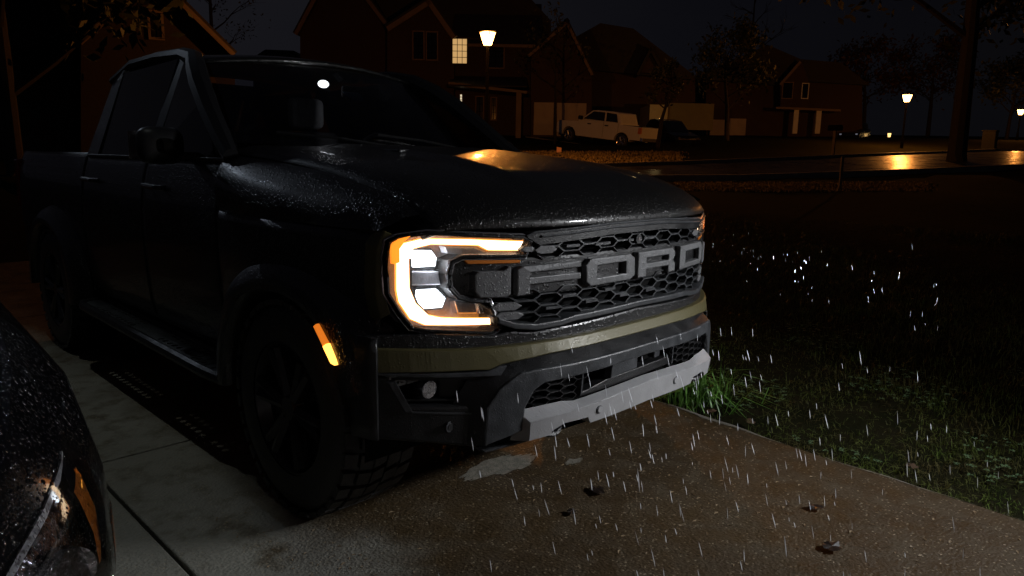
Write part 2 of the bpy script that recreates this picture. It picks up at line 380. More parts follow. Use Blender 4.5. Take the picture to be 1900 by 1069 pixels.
def fpanel(name, poly, off, th, m, parent, bevel=.004, step=.05, sub=None):
    """a moulded front panel: outline in (x, z), bent round the nose, th deep"""
    b = bmesh.new()
    vs = [b.verts.new((x, 0, z)) for x, z in poly]; b.faces.new(vs)
    xs_ = [p[0] for p in poly]; x = math.ceil(min(xs_)/step)*step
    while x < max(xs_):
        ge = b.verts[:]+b.edges[:]+b.faces[:]
        bmesh.ops.bisect_plane(b, geom=ge, plane_co=(x, 0, 0), plane_no=(1, 0, 0), dist=1e-5); x += step
    r = bmesh.ops.extrude_face_region(b, geom=b.faces[:])
    for e in r['geom']:
        if isinstance(e, bmesh.types.BMVert): e.co.y = th
    bmesh.ops.recalc_face_normals(b, faces=b.faces)
    if bevel:
        es = [e for e in b.edges if len(e.link_faces) == 2 and e.calc_face_angle(0) > 1.2 and max(v.co.y for v in e.verts) < 1e-6]
        if es: bmesh.ops.bevel(b, geom=es, offset=bevel, segments=2, profile=.5, affect='EDGES', clamp_overlap=True)
    fo = off if callable(off) else (lambda X, z: off)
    for v in b.verts: v.co.y += g(v.co.x)+fo(v.co.x, v.co.z)
    bmesh.ops.triangulate(b, faces=[f for f in b.faces if len(f.verts) > 4])
    me = bpy.data.meshes.new(name); b.to_mesh(me); b.free(); me.materials.append(m)
    return fin(bpy.data.objects.new(name, me), parent)
def mir(poly): return [(-x, z) for x, z in poly][::-1]
def sym(half): return half+[(-x, z) for x, z in half[::-1]]      # half outline from centre-left ... closes symmetrically

def fpt(X, z, off=0.0): return Vector((X, g(X)+off, z))
def ftube(name, pts, off, rad, m, parent, n=6):
    P = []
    for i in range(len(pts)-1):
        (x0, z0), (x1, z1) = pts[i], pts[i+1]; k = max(1, int(math.hypot(x1-x0, z1-z0)/.05))
        for j in range(k): P.append(fpt(x0+(x1-x0)*j/k, z0+(z1-z0)*j/k, off))
    P.append(fpt(*pts[-1], off))
    b = MB(); b.tube(P, rad, n); return b.build(name, m, parent, smooth=True)

# --- inner core that closes the nose behind the openings
b = MB(); b.grid(lambda x, z: (x, g(x)+.13, z), list(np.linspace(-.93, .93, 40)), [.44, .8, 1.12]); b.build('nose_core', M['void'], truck)

# --- hood
HP = [(0, 1.146), (.02, 1.172), (.06, 1.205), (.14, 1.248), (.3, 1.297), (.63, 1.352), (1.0, 1.385), (1.3, 1.402), (1.7, 1.41)]
def hz(rel): return float(np.interp(rel, [p[0] for p in HP], [p[1] for p in HP]))
def hood_z(x, y):
    rel = max(0, y-g(x)-.0); z = hz(rel); ax = abs(x)
    dome = .016*max(0, min(1, rel/.5))*(1 if ax < .34 else max(0, 1-(ax-.34)/.1))
    drop = 0 if ax < .70 else .035*((ax-.70)/.15)**2
    return z+dome-drop
hx = sorted(set(list(np.linspace(-.85, .85, 35))+[-.34, .34, -.44, .44])); ht = [0, .015, .04, .08, .14, .22, .3, .42, .55, .7, .85, 1.0]
def hoodfn(x, t):
    y0 = g(x)+.0; y1 = 1.50-.10*(x/.85)**2*-1.0
    y = y0+(y1-y0)*t; return (x, y, hood_z(x, y))
hood = MB().grid(hoodfn, hx, ht).build('hood', M['paint'], truck, smooth=True, solid=.012)
for s in (-1, 1):
    b = MB(); b.box(s*.30-.10, s*.30+.10, .95, 1.12, 1.385, 1.402); b.build('hood_vent', M['black'], hood, bevel=.006)

# --- side shell: front fenders, doors, bed sides
def SX(z): return float(np.interp(z, [.44, .5, .6, .75, .95, 1.1, 1.2, 1.28, 1.36], [.90, .925, .945, .958, .965, .962, .95, .932, .905]))
ARCH = [(.85, .42), (4.12, .42)]
def in_arch(y, z, r=.52): return any((y-a)**2+(z-c)**2 < r*r for a, c in ARCH)
def side_panel(name, y0, y1, z0, z1, m, s, parent, nb=None, topfn=None):
    ys_ = list(np.arange(y0, y1, .035))+[y1]; zs_ = list(np.linspace(z0, z1, int((z1-z0)/.035)+2))
    def fn(y, z):
        X = SX(z)
        if name == 'front_fender': X += max(0, math.sin(math.pi*min(1, max(0, (y-.40)/1.08))))**.7*.042*min(1, max(0, (z-.5)/.4))
        if y < .62: X -= .32*(.62-y)**2
        if y > 4.9: X -= .25*(y-4.9)**2
        return (s*X, y, z)
    return MB().grid(fn, ys_, zs_, keep=lambda y, z: not in_arch(y, z)).build(name, m, parent, smooth=True, solid=.012)
for s in (-1, 1):
    fd = side_panel('front_fender', .335, 1.47, .46, 1.13, M['paint'], s, truck)
    # rolled shoulder between hood and fender side
    def sh(y, q):
        e = hood_z(.85, max(y, g(.85)))-.004; zt = 1.13
        bu = max(0, math.sin(math.pi*min(1, max(0, (y-.40)/1.08))))**.7*.042; pts = [(.853, e), (.895, e-.010), (.932, e-.034), (.958+bu*.8, max(zt+.016, e-.080)), (.967+bu, max(zt+.008, e-.13)), (SX(zt)+bu, zt)]
        k = q*(len(pts)-1); i = min(int(k), len(pts)-2); f = k-i
        x, z = pts[i][0]+(pts[i+1][0]-pts[i][0])*f, pts[i][1]+(pts[i+1][1]-pts[i][1])*f
        if y < .62: x -= .32*(.62-y)**2*q
        ys0 = g(x)+.004; yy = ys0+(y-.335)*(1.5-ys0)/(1.5-.335)
        return (s*x, yy, z)
    MB().grid(sh, list(np.linspace(.335, 1.5, 26)), [0, .1, .2, .3, .4, .5, .6, .7, .8, .9, 1.0]).build('fender_shoulder', M['paint'], fd, smooth=True)
    # fender side vent badge
    b = MB(); b.prism([(s*.966, 1.16, 1.02), (s*.966, 1.42, 1.04), (s*.966, 1.42, 1.12), (s*.966, 1.22, 1.11)], (s*.012, 0, 0)); b.build('side_vent', M['black'], fd, bevel=.004)
    # doors
    for (y0, y1) in ((1.48, 2.385), (2.395, 3.42)):
        dr = side_panel('door', y0, y1, .50, 1.34, M['paint'], s, truck)
        b = MB(); yh = y1-.16
        b.tube([(s*.955, yh-.12, 1.20), (s*.99, yh-.09, 1.203), (s*.99, yh+.07, 1.205), (s*.955, yh+.10, 1.205)], .013, 8)
        b.build('door_handle', M['paint'], dr, smooth=True)
        b = MB(); b.box(min(s*.905, s*.925), max(s*.905, s*.925), y0+.01, y1-.01, 1.335, 1.352); b.build('belt_trim', M['paint_dark'], dr, bevel=.004)
    side_panel('bed_side', 3.45, 5.28, .50, 1.36, M['paint'], s, truck)
    b = MB(); b.box(min(s*.80, s*.90), max(s*.80, s*.90), 1.47, 3.44, .42, .52); b.build('rocker', M['black'], truck, bevel=.02)
    # wheel-arch flares: broad flared mouldings, rolled lip
    for (yc, zc) in ARCH:
        def fl(a, q):
            rr = [.465, .47, .485, .52, .57, .62, .665]; xx = [.985, 1.030, 1.048, 1.050, 1.036, 1.008, .950]
            k = q*6; i = min(int(k), 5); f = k-i
            r = rr[i]+(rr[i+1]-rr[i])*f; x = xx[i]+(xx[i+1]-xx[i])*f
            z = zc+r*math.sin(a)*1.0; y = yc-r*math.cos(a)
            if z > zc+.40: z = zc+.40+(z-zc-.40)*.72
            if yc < 2 and y < .40: x -= .55*(.40-y)
            return (s*x, y, z)
        MB().grid(fl, list(np.linspace(R_(20 if yc < 2 else -2), R_(182), 40)), list(np.linspace(0, 1, 13))).build('wheel_arch_flare', M['paint'] if True else M['dark'], truck, smooth=True)
        def liner(a, q): return (s*(.62+.37*q), yc-.49*math.cos(a), zc+.47*math.sin(a))
        MB().grid(liner, list(np.linspace(R_(-8), R_(188), 24)), [0, .5, 1]).build('arch_liner', M['void'], truck)
b = MB(); b.box(-.62, .62, .55, 5.1, .34, .62); b.box(-.9, .9, 1.35, 3.55, .46, .55); b.box(-.60, -.58, .3, 5.0, .35, 1.1); b.box(.58, .60, .3, 5.0, .35, 1.1); b.build('chassis', M['void'], truck)

# --- bed: floor, bulkhead, tailgate, tail lamps
b = MB(); b.box(-.86, .86, 3.46, 5.28, .75, .80); b.box(-.88, .88, 3.44, 3.49, .75, 1.34); bedo = b.build('cargo_bed', M['black'], truck)
b = MB(); b.box(-.86, .86, 5.24, 5.30, .72, 1.35); tg = b.build('tailgate', M['paint'], truck, bevel=.015)
b = MB(); b.box(-.12, .12, 5.30, 5.32, 1.12, 1.20); b.build('tailgate_handle', M['black'], tg, bevel=.006)
for s in (-1, 1):
    b = MB(); b.box(min(s*.86, s*.95), max(s*.86, s*.95), 5.20, 5.31, .92, 1.30); b.build('tail_lamp', mat('red_lens', (.25, .01, .01), .2, 0, coat=.5), truck, bevel=.012)
b = MB(); b.box(-.9, .9, 5.28, 5.42, .52, .70); b.build('rear_bumper', M['dark'], truck, bevel=.03)

# --- cab: roof, pillars, glass
def roofz(x, y): return 1.925-.05*(x/.66)**2-.0 - (.055*max(0, (2.55-y)/.4)**2 if y < 2.55 else 0) - (.03*max(0, (y-3.1)/.35)**2 if y > 3.1 else 0)
MB().grid(lambda x, y: (x, y+.09*(x/.66)**2*max(0, (2.6-y)/.4), roofz(x, y)), list(np.linspace(-.67, .67, 15)), list(np.linspace(2.19, 3.46, 14))).build('roof', M['paint'], truck, smooth=True, solid=.02)
WB = lambda x: Vector((x, 1.47+.30*(abs(x)/.74)**2.2, 1.405+.015*(abs(x)/.74)))
WT = lambda x: Vector((x*.86, 2.185+.085*(abs(x)/.74)**2, 1.862-.03*(abs(x)/.74)**2))
wind = MB().grid(lambda x, t: WB(x).lerp(WT(x), t)+Vector((0, -.012, .012))*math.sin(math.pi*t), list(np.linspace(-.74, .74, 25)), list(np.linspace(0, 1, 9))).build('windshield', M['glass'], truck, smooth=True)
def wpt(x, t, o=.0): return WB(x).lerp(WT(x), t)+Vector((0, -.012, .012))*math.sin(math.pi*t)+Vector((0, -.52, .85))*o
for s in (-1, 1):
    b = MB()
    P = [(.90, 1.47, 1.36), (.875, 1.60, 1.43), (.842, 1.80, 1.565), (.80, 1.985, 1.69), (.755, 2.13, 1.775), (.70, 2.28, 1.845), (.665, 2.5, 1.885), (.655, 2.9, 1.905), (.66, 3.3, 1.895), (.72, 3.5, 1.80)]
    b.tube([(s*x, y, z) for x, y, z in P], [.035, .045, .05, .052, .05, .046, .04, .034, .034, .03], 8); b.build('roof_pillar', M['black'], truck, smooth=True)
    b = MB(); b.prism([(s*.915, 2.35, 1.34), (s*.915, 2.46, 1.34), (s*.70, 2.50, 1.86), (s*.70, 2.40, 1.86)], (-s*.04, 0, 0)); b.build('roof_pillar', M['black'], truck)
    b = MB(); b.prism([(s*.92, 3.25, 1.34), (s*.92, 3.46, 1.34), (s*.71, 3.46, 1.86), (s*.71, 3.32, 1.86)], (-s*.05, 0, 0)); b.build('roof_pillar', M['paint'], truck)
    for poly in ([(.908, 1.62, 1.355), (.908, 2.36, 1.345), (.705, 2.40, 1.85), (.755, 2.17, 1.80), (.83, 1.88, 1.63)], [(.908, 2.45, 1.345), (.908, 3.27, 1.345), (.715, 3.33, 1.84), (.705, 2.49, 1.86)]):
        b = MB(); b.prism([(s*x, y, z) for x, y, z in poly], (-s*.006, 0, 0)); b.build('side_window', M['tint'], truck)
    # door mirror: painted cap, glass, stalk
    b = MB()
    def mc(a, q):
        k_ = math.sin(q*math.pi)**.35; sg = lambda v: math.copysign(abs(v)**.6, v); rx, rz = .100*k_+.001, .082*k_+.001
        return (s*(1.060+rx*sg(math.cos(a))), 1.83-.07+.13*q, 1.40+rz*sg(math.sin(a)))
    b.grid(mc, list(np.linspace(0, 2*math.pi, 21)), list(np.linspace(.02, .98, 10))); mr_ = b.build('door_mirror', M['black'], truck, smooth=True)
    b = MB(); b.box(min(s*.90, s*1.0), max(s*.90, s*1.0), 1.79, 1.85, 1.335, 1.375); b.build('mirror_arm', M['black'], mr_, bevel=.01)
    b = MB(); b.box(min(s*.98, s*1.17), max(s*.98, s*1.14), 1.892, 1.896, 1.34, 1.46); b.build('mirror_glass', M['chrome'], mr_)
b = MB(); b.prism([(-.70, 3.44, 1.36), (.70, 3.44, 1.36), (.62, 3.44, 1.84), (-.62, 3.44, 1.84)], (0, .008, 0)); b.build('rear_window', M['tint'], truck)
b = MB(); b.box(-.78, .78, 3.40, 3.438, 1.34, 1.40); b.build('cab_back', M['paint'], truck)
# cowl and wipers
b = MB(); b.grid(lambda x, t: (x, 1.47+.22*(abs(x)/.74)**2.2+.10*t-.06, 1.392+.016*(abs(x)/.74)), list(np.linspace(-.84, .84, 25)), [0, .5, 1]); cw = b.build('cowl', M['black'], truck, smooth=True)
for x0, x1, t1 in ((.45, -.10, .12), (-.05, -.58, .10)):
    b = MB(); b.tube([wpt(x0, .0, .012), wpt((x0+x1)/2, t1*.5, .02), wpt(x1, t1, .014)], .007, 6); b.build('wiper', M['black'], cw)
# cabin: dash, wheel, seats, mirror, glowing blob for the windshield glint
b = MB(); b.box(-.76, .76, 1.62, 2.05, 1.16, 1.385); dash = b.build('dashboard', M['cabin'], truck, bevel=.04)
b = MB(); b.tube([(-.66, 1.66, 1.392), (-.45, 1.60, 1.400), (-.22, 1.575, 1.402)], .012, 6); b.tube([(.02, 1.62, 1.40), (.12, 1.62, 1.412), (.20, 1.64, 1.412)], .007, 6); b.build('defroster_trim', M['cabin_light'], dash)
b = MB(); cx_, cy_, cz_ = .38, 2.12, 1.33
b.tube([(cx_+.19*math.cos(a), cy_+.19*math.sin(a)*.45, cz_+.19*math.sin(a)*.89) for a in np.linspace(0, 2*math.pi, 29)], .016, 8, cap=False)
b.tube([(cx_-.18, cy_, cz_), (cx_+.18, cy_, cz_)], .02, 6); b.build('steering_wheel', M['cabin'], truck, smooth=True)
for x in (-.38, .38):
    b = MB(); b.box(x-.25, x+.25, 2.45, 2.95, .78, .95); b.prism([(x-.24, 2.86, .9), (x-.24, 3.02, .9), (x-.24, 3.16, 1.52), (x-.24, 3.06, 1.54)], (.48, 0, 0)); st = b.build('seat', M['cabin'], truck, bevel=.04)
    b = MB(); b.box(x-.13, x+.13, 3.05, 3.15, 1.55, 1.76); b.build('headrest', M['cabin_light'], st, bevel=.04)
b = MB(); b.box(.02, .26, 2.04, 2.07, 1.69, 1.76); mi_ = b.build('rear_view_mirror', M['black'], truck, bevel=.015)
b = MB(); b.prism([wpt(.06, .86, -.01), wpt(.18, .86, -.01), wpt(.17, .97, -.01), wpt(.07, .97, -.01)], (0, .05, -.01)); b.build('sensor_housing', M['black'], truck)
dr_ = ray(600, 156); P = CAM+dr_*((2.14-CAM.y)/dr_.y)
b = MB(); b.grid(lambda u, v: P+Vector((.035*math.sin(u)*math.cos(v), .02*math.sin(u)*math.sin(v), .022*math.cos(u))), list(np.linspace(.01, 3.13, 8)), list(np.linspace(0, 6.283, 13))); dl = b.build('windshield_glint', emit('glint_glow', (.9, .95, 1.0), 3.5), truck, smooth=True)  # added glowing blob that draws the floodlight's reflection in the windshield
ld = bpy.data.lights.new('glint_light', 'POINT'); lo_ = bpy.data.objects.new('glint_light', ld); COL.objects.link(lo_); lo_.location = P+Vector((0, .05, -.05)); lo_.parent = dl; ld.energy = .12; ld.color = (.95, .95, 1); ld.shadow_soft_size = .02  # added light at the glint, lifts the dash and headrests
# parking sticker inside the glass
b = MB(); sx, st_ = .0, .61
def sp_(dx, dt): return wpt(sx+dx, st_+dt, -.006)
b.prism([sp_(-.055, .055), sp_(-.058, .01), sp_(-.035, -.055), sp_(.035, -.055), sp_(.058, .01), sp_(.055, .055)], (0, .001, -.0005))
stk = b.build('windshield_sticker', mat('blue_sticker', (.04, .26, .50), .5), wind)
b = MB()
for dx0, dx1, dt, h in ((-.045, .045, .035, .006), (-.035, .035, .016, .004), (-.03, .03, .002, .004)): b.prism([wpt(sx+dx0, st_+dt, -.003), wpt(sx+dx1, st_+dt, -.003), wpt(sx+dx1, st_+dt+h, -.003), wpt(sx+dx0, st_+dt+h, -.003)], (0, .0005, 0))
for k in range(4): b.prism([wpt(sx-.022+k*.012, st_-.035, -.003), wpt(sx-.015+k*.012, st_-.035, -.003), wpt(sx-.015+k*.012, st_-.017, -.003), wpt(sx-.022+k*.012, st_-.017, -.003)], (0, .0005, 0))
b.build('sticker_print', mat('sticker_print', (.25, .45, .6), .5), stk)

# --- grille
op = [(-.553, 1.108), (-.52, 1.117), (-.172, 1.132), (0, 1.134)]
b = MB(); b.grid(lambda x, z: (x, g(x)+.10, z), list(np.linspace(-.72, .72, 30)), [.78, .95, 1.14]); grille = b.build('grille', M['void'], truck)
fpanel('grille_top_bar', sym([(-.552, 1.116), (-.52, 1.128), (-.172, 1.1445), (0, 1.147)])[0:8] if False else [(-.552, 1.116), (-.52, 1.128), (-.172, 1.1445), (.172, 1.1445), (.52, 1.128), (.552, 1.116), (.505, 1.088), (.17, 1.107), (-.17, 1.107), (-.505, 1.088)], -.012, .09, M['dark'], grille, bevel=.006)
ftube('grille_bead', [(-.55, 1.119), (-.52, 1.131), (-.172, 1.146), (.172, 1.146), (.52, 1.131), (.55, 1.119)], -.010, .0045, M['grey'], grille)
ftube('grille_bead', [(-.50, 1.117), (-.172, 1.133), (.172, 1.133), (.50, 1.117)], -.016, .004, M['grey'], grille)
lo = [(-.655, .835), (-.60, .812), (-.522, .801), (-.42, .806), (-.36, .815), (0, .822)]
band = lo+[(-x, z) for x, z in lo[:-1][::-1]]
up = [(x, z+.022) for x, z in band][::-1]
fpanel('grille_lower_trim', band+up, -.03, .11, M['grey'], grille, bevel=.005)
# crossbar that carries the letters
cb = [(-.560, 1.048), (-.744, 1.052), (-.768, 1.036), (-.775, .99), (-.768, .945), (-.745, .92), (-.66, .913), (.66, .913), (.745, .92), (.768, .945), (.775, .99), (.768, 1.036), (.744, 1.052), (.56, 1.048)]
fpanel('crossbar', cb, lambda X, z: .004+.02*max(0, (abs(X)-.68)/.1), .085, M['paint_dark'], grille, bevel=.012)
# honeycomb: each cell a moulded ring of six bars
def hexring(b, cx, cz, w, h, bar, off, dp):
    o = [(-w/2, 0), (-w*.27, h/2), (w*.27, h/2), (w/2, 0), (w*.27, -h/2), (-w*.27, -h/2)]
    k = 1-2*bar/h; kx = 1-2*bar/w*1.1
    for i in range(6):
        a, c = o[i], o[(i+1) % 6]
        f = [(cx+a[0], cz+a[1]), (cx+c[0], cz+c[1]), (cx+c[0]*kx, cz+c[1]*k), (cx+a[0]*kx, cz+a[1]*k)]
        vs = [fpt(x, z, off) for x, z in f]+[fpt(x, z, off+dp) for x, z in f]
        b.add(vs, [(0, 1, 2, 3), (7, 6, 5, 4), (0, 4, 5, 1), (2, 6, 7, 3), (1, 5, 6, 2), (3, 7, 4, 0)])
def pip(b, poly, c):
    x, z = c; inside = False; n = len(poly)
    for i in range(n):
        (x0, z0), (x1, z1) = poly[i], poly[(i+1) % n]
        if (z0 > z) != (z1 > z) and x < (x1-x0)*(z-z0)/(z1-z0)+x0: inside = not inside
    return inside
def hexfield(name, region, w, h, bar, off, dp, m, parent, phase=0):
    b = MB(); cw_ = w*.77
    xs_ = [p[0] for p in region]; zs_ = [p[1] for p in region]
    i0 = int(min(xs_)/cw_)-1; i1 = int(max(xs_)/cw_)+2
    for i in range(i0, i1):
        for j in range(int(min(zs_)/h)-1, int(max(zs_)/h)+2):
            c = (i*cw_, j*h+(h/2 if (i+phase) % 2 else 0))
            if pip(b, region, c): hexring(b, c[0], c[1], w, h, bar, off, dp)
    return b.build(name, m, parent, normals=False)
hexfield('grille_mesh', [(-.60, 1.045), (-.50, 1.108), (.50, 1.108), (.60, 1.045)], .118, .040, .0030, -.004, .03, M['grey'], grille)
hexfield('grille_mesh', [(-.675, .925), (-.60, .832), (.60, .832), (.675, .925)], .118, .040, .0030, -.004, .03, M['grey'], grille)
# blanked cells beside the lamp, and the bright shelf bars
def hexpoly(cx, cz, w, h): return [(cx-w/2, cz), (cx-w*.27, cz+h/2), (cx+w*.27, cz+h/2), (cx+w/2, cz), (cx+w*.27, cz-h/2), (cx-w*.27, cz-h/2)]
for cx, cz, w, h in ((-.478, 1.071, .088, .026), (-.615, .886, .105, .027), (-.607, .854, .105, .027), (.478, 1.071, .088, .026), (.615, .886, .105, .027), (.607, .854, .105, .027), (-.545, 1.075, .05, .018)):
    fpanel('blanking_plate', hexpoly(cx, cz, w, h), -.012, .02, M['letter'], grille, bevel=.002)
for x0, x1, z in ((-.39, -.33, 1.078), (-.25, -.17, 1.076), (-.06, -.03, 1.078), (.04, .11, 1.078), (-.47, -.41, .868), (-.29, -.23, .872), (-.10, -.05, .872), (.07, .13, .872), (-.40, -.34, .905), (-.19, -.13, .905)):
    fpanel('mesh_web', [(x0, z-.0045), (x1, z-.0045), (x1, z+.0045), (x0, z+.0045)], -.008, .02, M['grey'], grille, bevel=0)
b = MB(); b.tube([(0, g(0)-.012, 1.079), (0, g(0)+.02, 1.079)], .018, 16); cm = b.build('nose_camera', M['dark'], grille)
b = MB(); b.tube([(0, g(0)-.0145, 1.079), (0, g(0)-.011, 1.079)], .009, 12); b.build('camera_lens', M['chrome'], cm)
# raised letters
def ringletter(name, outer, holes):
    """letter outline with holes cut by bridging: holes joined to the outline by a seam"""
    b = bmesh.new()
    def loop(pts): 
        vs = [b.verts.new((x, 0, z)) for x, z in pts]; return [b.edges.new((vs[i], vs[(i+1) % len(vs)])) for i in range(len(vs))]
    es = loop(outer)
    for h in holes: es += loop(h)
    bmesh.ops.triangle_fill(b, use_beauty=True, edges=es)
    bmesh.ops.recalc_face_normals(b, faces=b.faces)
    r = bmesh.ops.extrude_face_region(b, geom=b.faces[:])
    for e in r['geom']:
        if isinstance(e, bmesh.types.BMVert): e.co.y = .024
    bmesh.ops.recalc_face_normals(b, faces=b.faces)
    es = [e for e in b.edges if len(e.link_faces) == 2 and e.calc_face_angle(0) > 1.2 and max(v.co.y for v in e.verts) < 1e-6]
    bmesh.ops.bevel(b, geom=es, offset=.004, segments=2, profile=.5, affect='EDGES', clamp_overlap=True)
    for v in b.verts: v.co.y += g(v.co.x)-.022
    me = bpy.data.meshes.new(name); b.to_mesh(me); b.free(); me.materials.append(M['letter'])
    return fin(bpy.data.objects.new(name, me), grille)
zT, zB = 1.026, .928
L1 = ringletter('letter', [(-.588, 1.010), (-.568, zT-.006), (-.334, zT), (-.334, zT-.022), (-.543, zT-.028), (-.543, .982), (-.334, .984), (-.334, .962), (-.543, .958), (-.543, zB-.003), (-.588, zB-.006)], [])
L1['label'] = 'letter F'
L2 = ringletter('letter', [(-.309, 1.006), (-.285, zT+.001), (-.062, zT+.002), (-.034, 1.012), (-.030, .947), (-.058, zB+.003), (-.282, zB+.002), (-.305, .947)], [[(-.252, 1.001), (-.252, .956), (-.085, .957), (-.088, 1.003)]]); L2['label'] = 'letter O'
L3 = ringletter('letter', [(-.010, zB+.003), (-.010, zT+.003), (.228, zT+.003), (.252, 1.012), (.254, .995), (.238, .982), (.257, .966), (.257, zB+.004), (.206, zB+.004), (.204, .960), (.044, .960), (.044, zB+.003)], [[(.044, 1.004), (.044, .982), (.204, .982), (.204, 1.004)]]); L3['label'] = 'letter R'
L4 = ringletter('letter', [(.298, zB+.003), (.298, zT+.003), (.545, zT+.002), (.572, 1.008), (.572, .948), (.545, zB+.003)], [[(.352, 1.003), (.352, .954), (.518, .954), (.518, 1.003)]]); L4['label'] = 'letter D'
for sgn in (-1, 1):
    pl = [(-.718, .996), (-.708, 1.008), (-.632, 1.008), (-.613, 1.022), (-.607, 1.022), (-.607, .928), (-.622, .921), (-.702, .922), (-.718, .942)]
    fpanel('crossbar_end', pl if sgn < 0 else mir(pl), -.018, .03, M['letter'], grille, bevel=.004)

# --- headlamps
HLo = [(-.929, 1.104), (-.908, 1.119), (-.836, 1.132), (-.749, 1.126), (-.560, 1.115), (-.531, 1.099), (-.552, 1.054), (-.744, 1.058), (-.776, 1.042), (-.784, 1.0), (-.782, .955), (-.757, .922), (-.72, .908), (-.667, .905), (-.633, .815), (-.659, .801), (-.843, .817), (-.876, .826), (-.905, .874), (-.933, .939), (-.936, 1.047)]
DRL = [(-.549, 1.099), (-.564, 1.072), (-.662, 1.076), (-.691, 1.093), (-.822, 1.098), (-.866, 1.084), (-.878, 1.052), (-.877, .954), (-.862, .904), (-.829, .862), (-.794, .853), (-.655, .845), (-.654, .827), (-.837, .833), (-.873, .853), (-.900, .909), (-.905, .947), (-.904, 1.068), (-.887, 1.098), (-.842, 1.113), (-.718, 1.110)]
def inset(poly, d):
    n = len(poly); out = []
    ar = sum(poly[i][0]*poly[(i+1) % n][1]-poly[(i+1) % n][0]*poly[i][1] for i in range(n)); sg = 1 if ar > 0 else -1
    for i in range(n):
        p0, p1, p2 = Vector(poly[i-1]), Vector(poly[i]), Vector(poly[(i+1) % n])
        a = (p1-p0).normalized(); c = (p2-p1).normalized(); na = Vector((-a.y, a.x))*sg; nc = Vector((-c.y, c.x))*sg
        m_ = (na+nc); m_ = m_/max(.4, m_.dot(na)) if m_.length > 1e-6 else na
        out.append(tuple(p1+m_*d))
    return out
for s in (-1, 1):
    T = (lambda p: p) if s < 0 else mir
    hl = fpanel('headlight', T(inset(HLo, .004)), .065, .03, M['reflector'], truck, bevel=0)
    # side wall of the housing
    b = MB(); po = T(inset(HLo, .003)); n = len(po)
    for i in range(n):
        p, q = po[i], po[(i+1) % n]; b.add([fpt(*p, .0), fpt(*q, .0), fpt(*q, .07), fpt(*p, .07)], [(0, 1, 2, 3)])
    b.build('lamp_housing', M['black'], hl)
    fpanel('running_light_halo', T(inset(DRL, -.0035)), .0135, .004, M['drl_rim'], hl, bevel=.002)
    fpanel('daytime_running_light', T(inset(DRL, -.0004)), .010, .006, M['drl'], hl, bevel=.003)
    for pl in ([(-.863, 1.064), (-.852, 1.074), (-.812, 1.073), (-.799, 1.051), (-.803, 1.023), (-.856, 1.020), (-.864, 1.036)], [(-.846, .944), (-.797, .947), (-.773, .917), (-.782, .886), (-.834, .882), (-.849, .911)]):
        fpanel('projector_lens', T(pl), .028, .02, M['beam'], hl, bevel=.006)
        fpanel('projector_bezel', T(inset(pl, -.009)), .040, .02, M['alloy'], hl, bevel=.004)
    for px_, pz_ in ((-.832, 1.045), (-.812, .915)):
        ld = bpy.data.lights.new('bulb_spill', 'POINT'); lp = bpy.data.objects.new('bulb_spill', ld); COL.objects.link(lp); lp.parent = hl; lp.location = fpt(s*(-px_), pz_, .004); ld.energy = .22; ld.color = (.88, .94, 1.0); ld.shadow_soft_size = .006
    # bright trims: band between the lamps, wedge under the upper light, lower box, ring round the crossbar end
    fpanel('lamp_trim', T([(-.872, 1.006), (-.795, 1.006), (-.795, .992), (-.790, .962), (-.868, .962)]), .022, .03, M['reflector'], hl, bevel=.004)
    fpanel('lamp_trim', T([(-.782, 1.088), (-.698, 1.084), (-.668, 1.069), (-.568, 1.066), (-.560, 1.058), (-.745, 1.062), (-.775, 1.066)]), .018, .03, M['reflector'], hl, bevel=.003)
    fpanel('lamp_trim', T([(-.745, .905), (-.672, .896), (-.652, .858), (-.735, .862)]), .035, .03, M['chrome'], hl, bevel=.004)
    fpanel('lamp_trim', T([(-.687, .897), (-.676, .897), (-.664, .862), (-.680, .862)]), .02, .02, M['chrome'], hl, bevel=.002)
    ftube('lamp_ring', T([(-.560, 1.056), (-.744, 1.060), (-.776, 1.043), (-.785, 1.0), (-.782, .955), (-.757, .924), (-.72, .911), (-.668, .908)]), .004, .007, M['chrome'], hl)
    fpanel('turn_signal', T([(-.924, 1.035), (-.926, 1.090), (-.912, 1.114), (-.885, 1.124), (-.900, 1.108), (-.911, 1.085), (-.911, 1.04)]), -.020, .022, M['turn'], hl, bevel=.003)
    fpanel('lamp_divider', T([(-.877, 1.05), (-.867, 1.05), (-.867, .955), (-.852, .905), (-.826, .869), (-.834, .865), (-.861, .903), (-.877, .953)]), .014, .02, M['alloy'], hl, bevel=.002)
    fpanel('amber_strip', T([(-.742, 1.046), (-.565, 1.040), (-.565, 1.030), (-.728, 1.032)]), -.002, .012, M['slit'], hl, bevel=.002)
    fpanel('lamp_cover', T(inset(HLo, .001)), -.010, .004, M['lens'], hl, bevel=0)
    ftube('lamp_edge', T(HLo+[HLo[0]]), -.006, .0055, M['paint_dark'], hl)
    ftube('lamp_edge', T(inset(HLo, -.010)+[inset(HLo, -.010)[0]]), .0, .0035, M['chrome'], hl)
    # the lamp's own beam
    ld = bpy.data.lights.new('headlight_beam', 'SPOT'); lo_ = bpy.data.objects.new('headlight_beam', ld); COL.objects.link(lo_)
    lo_.location = fpt(s*.83, .95, -.06); lo_.rotation_euler = (R_(90-2), 0, R_(180)+s*R_(3)); lo_.scale = (2.0, .21, 1); lo_.parent = hl
    ld.energy = 420; ld.color = (.93, .96, 1.0); ld.spot_size = R_(80); ld.spot_blend = .75; ld.shadow_soft_size = .02
    # body panel outside the lamp: fender corner
    cpl = [(-.925, .87), (-.938, .938), (-.942, 1.048), (-.934, 1.108), (-.912, 1.126), (-.938, 1.14), (-.957, 1.09), (-.962, .94), (-.95, .85)]
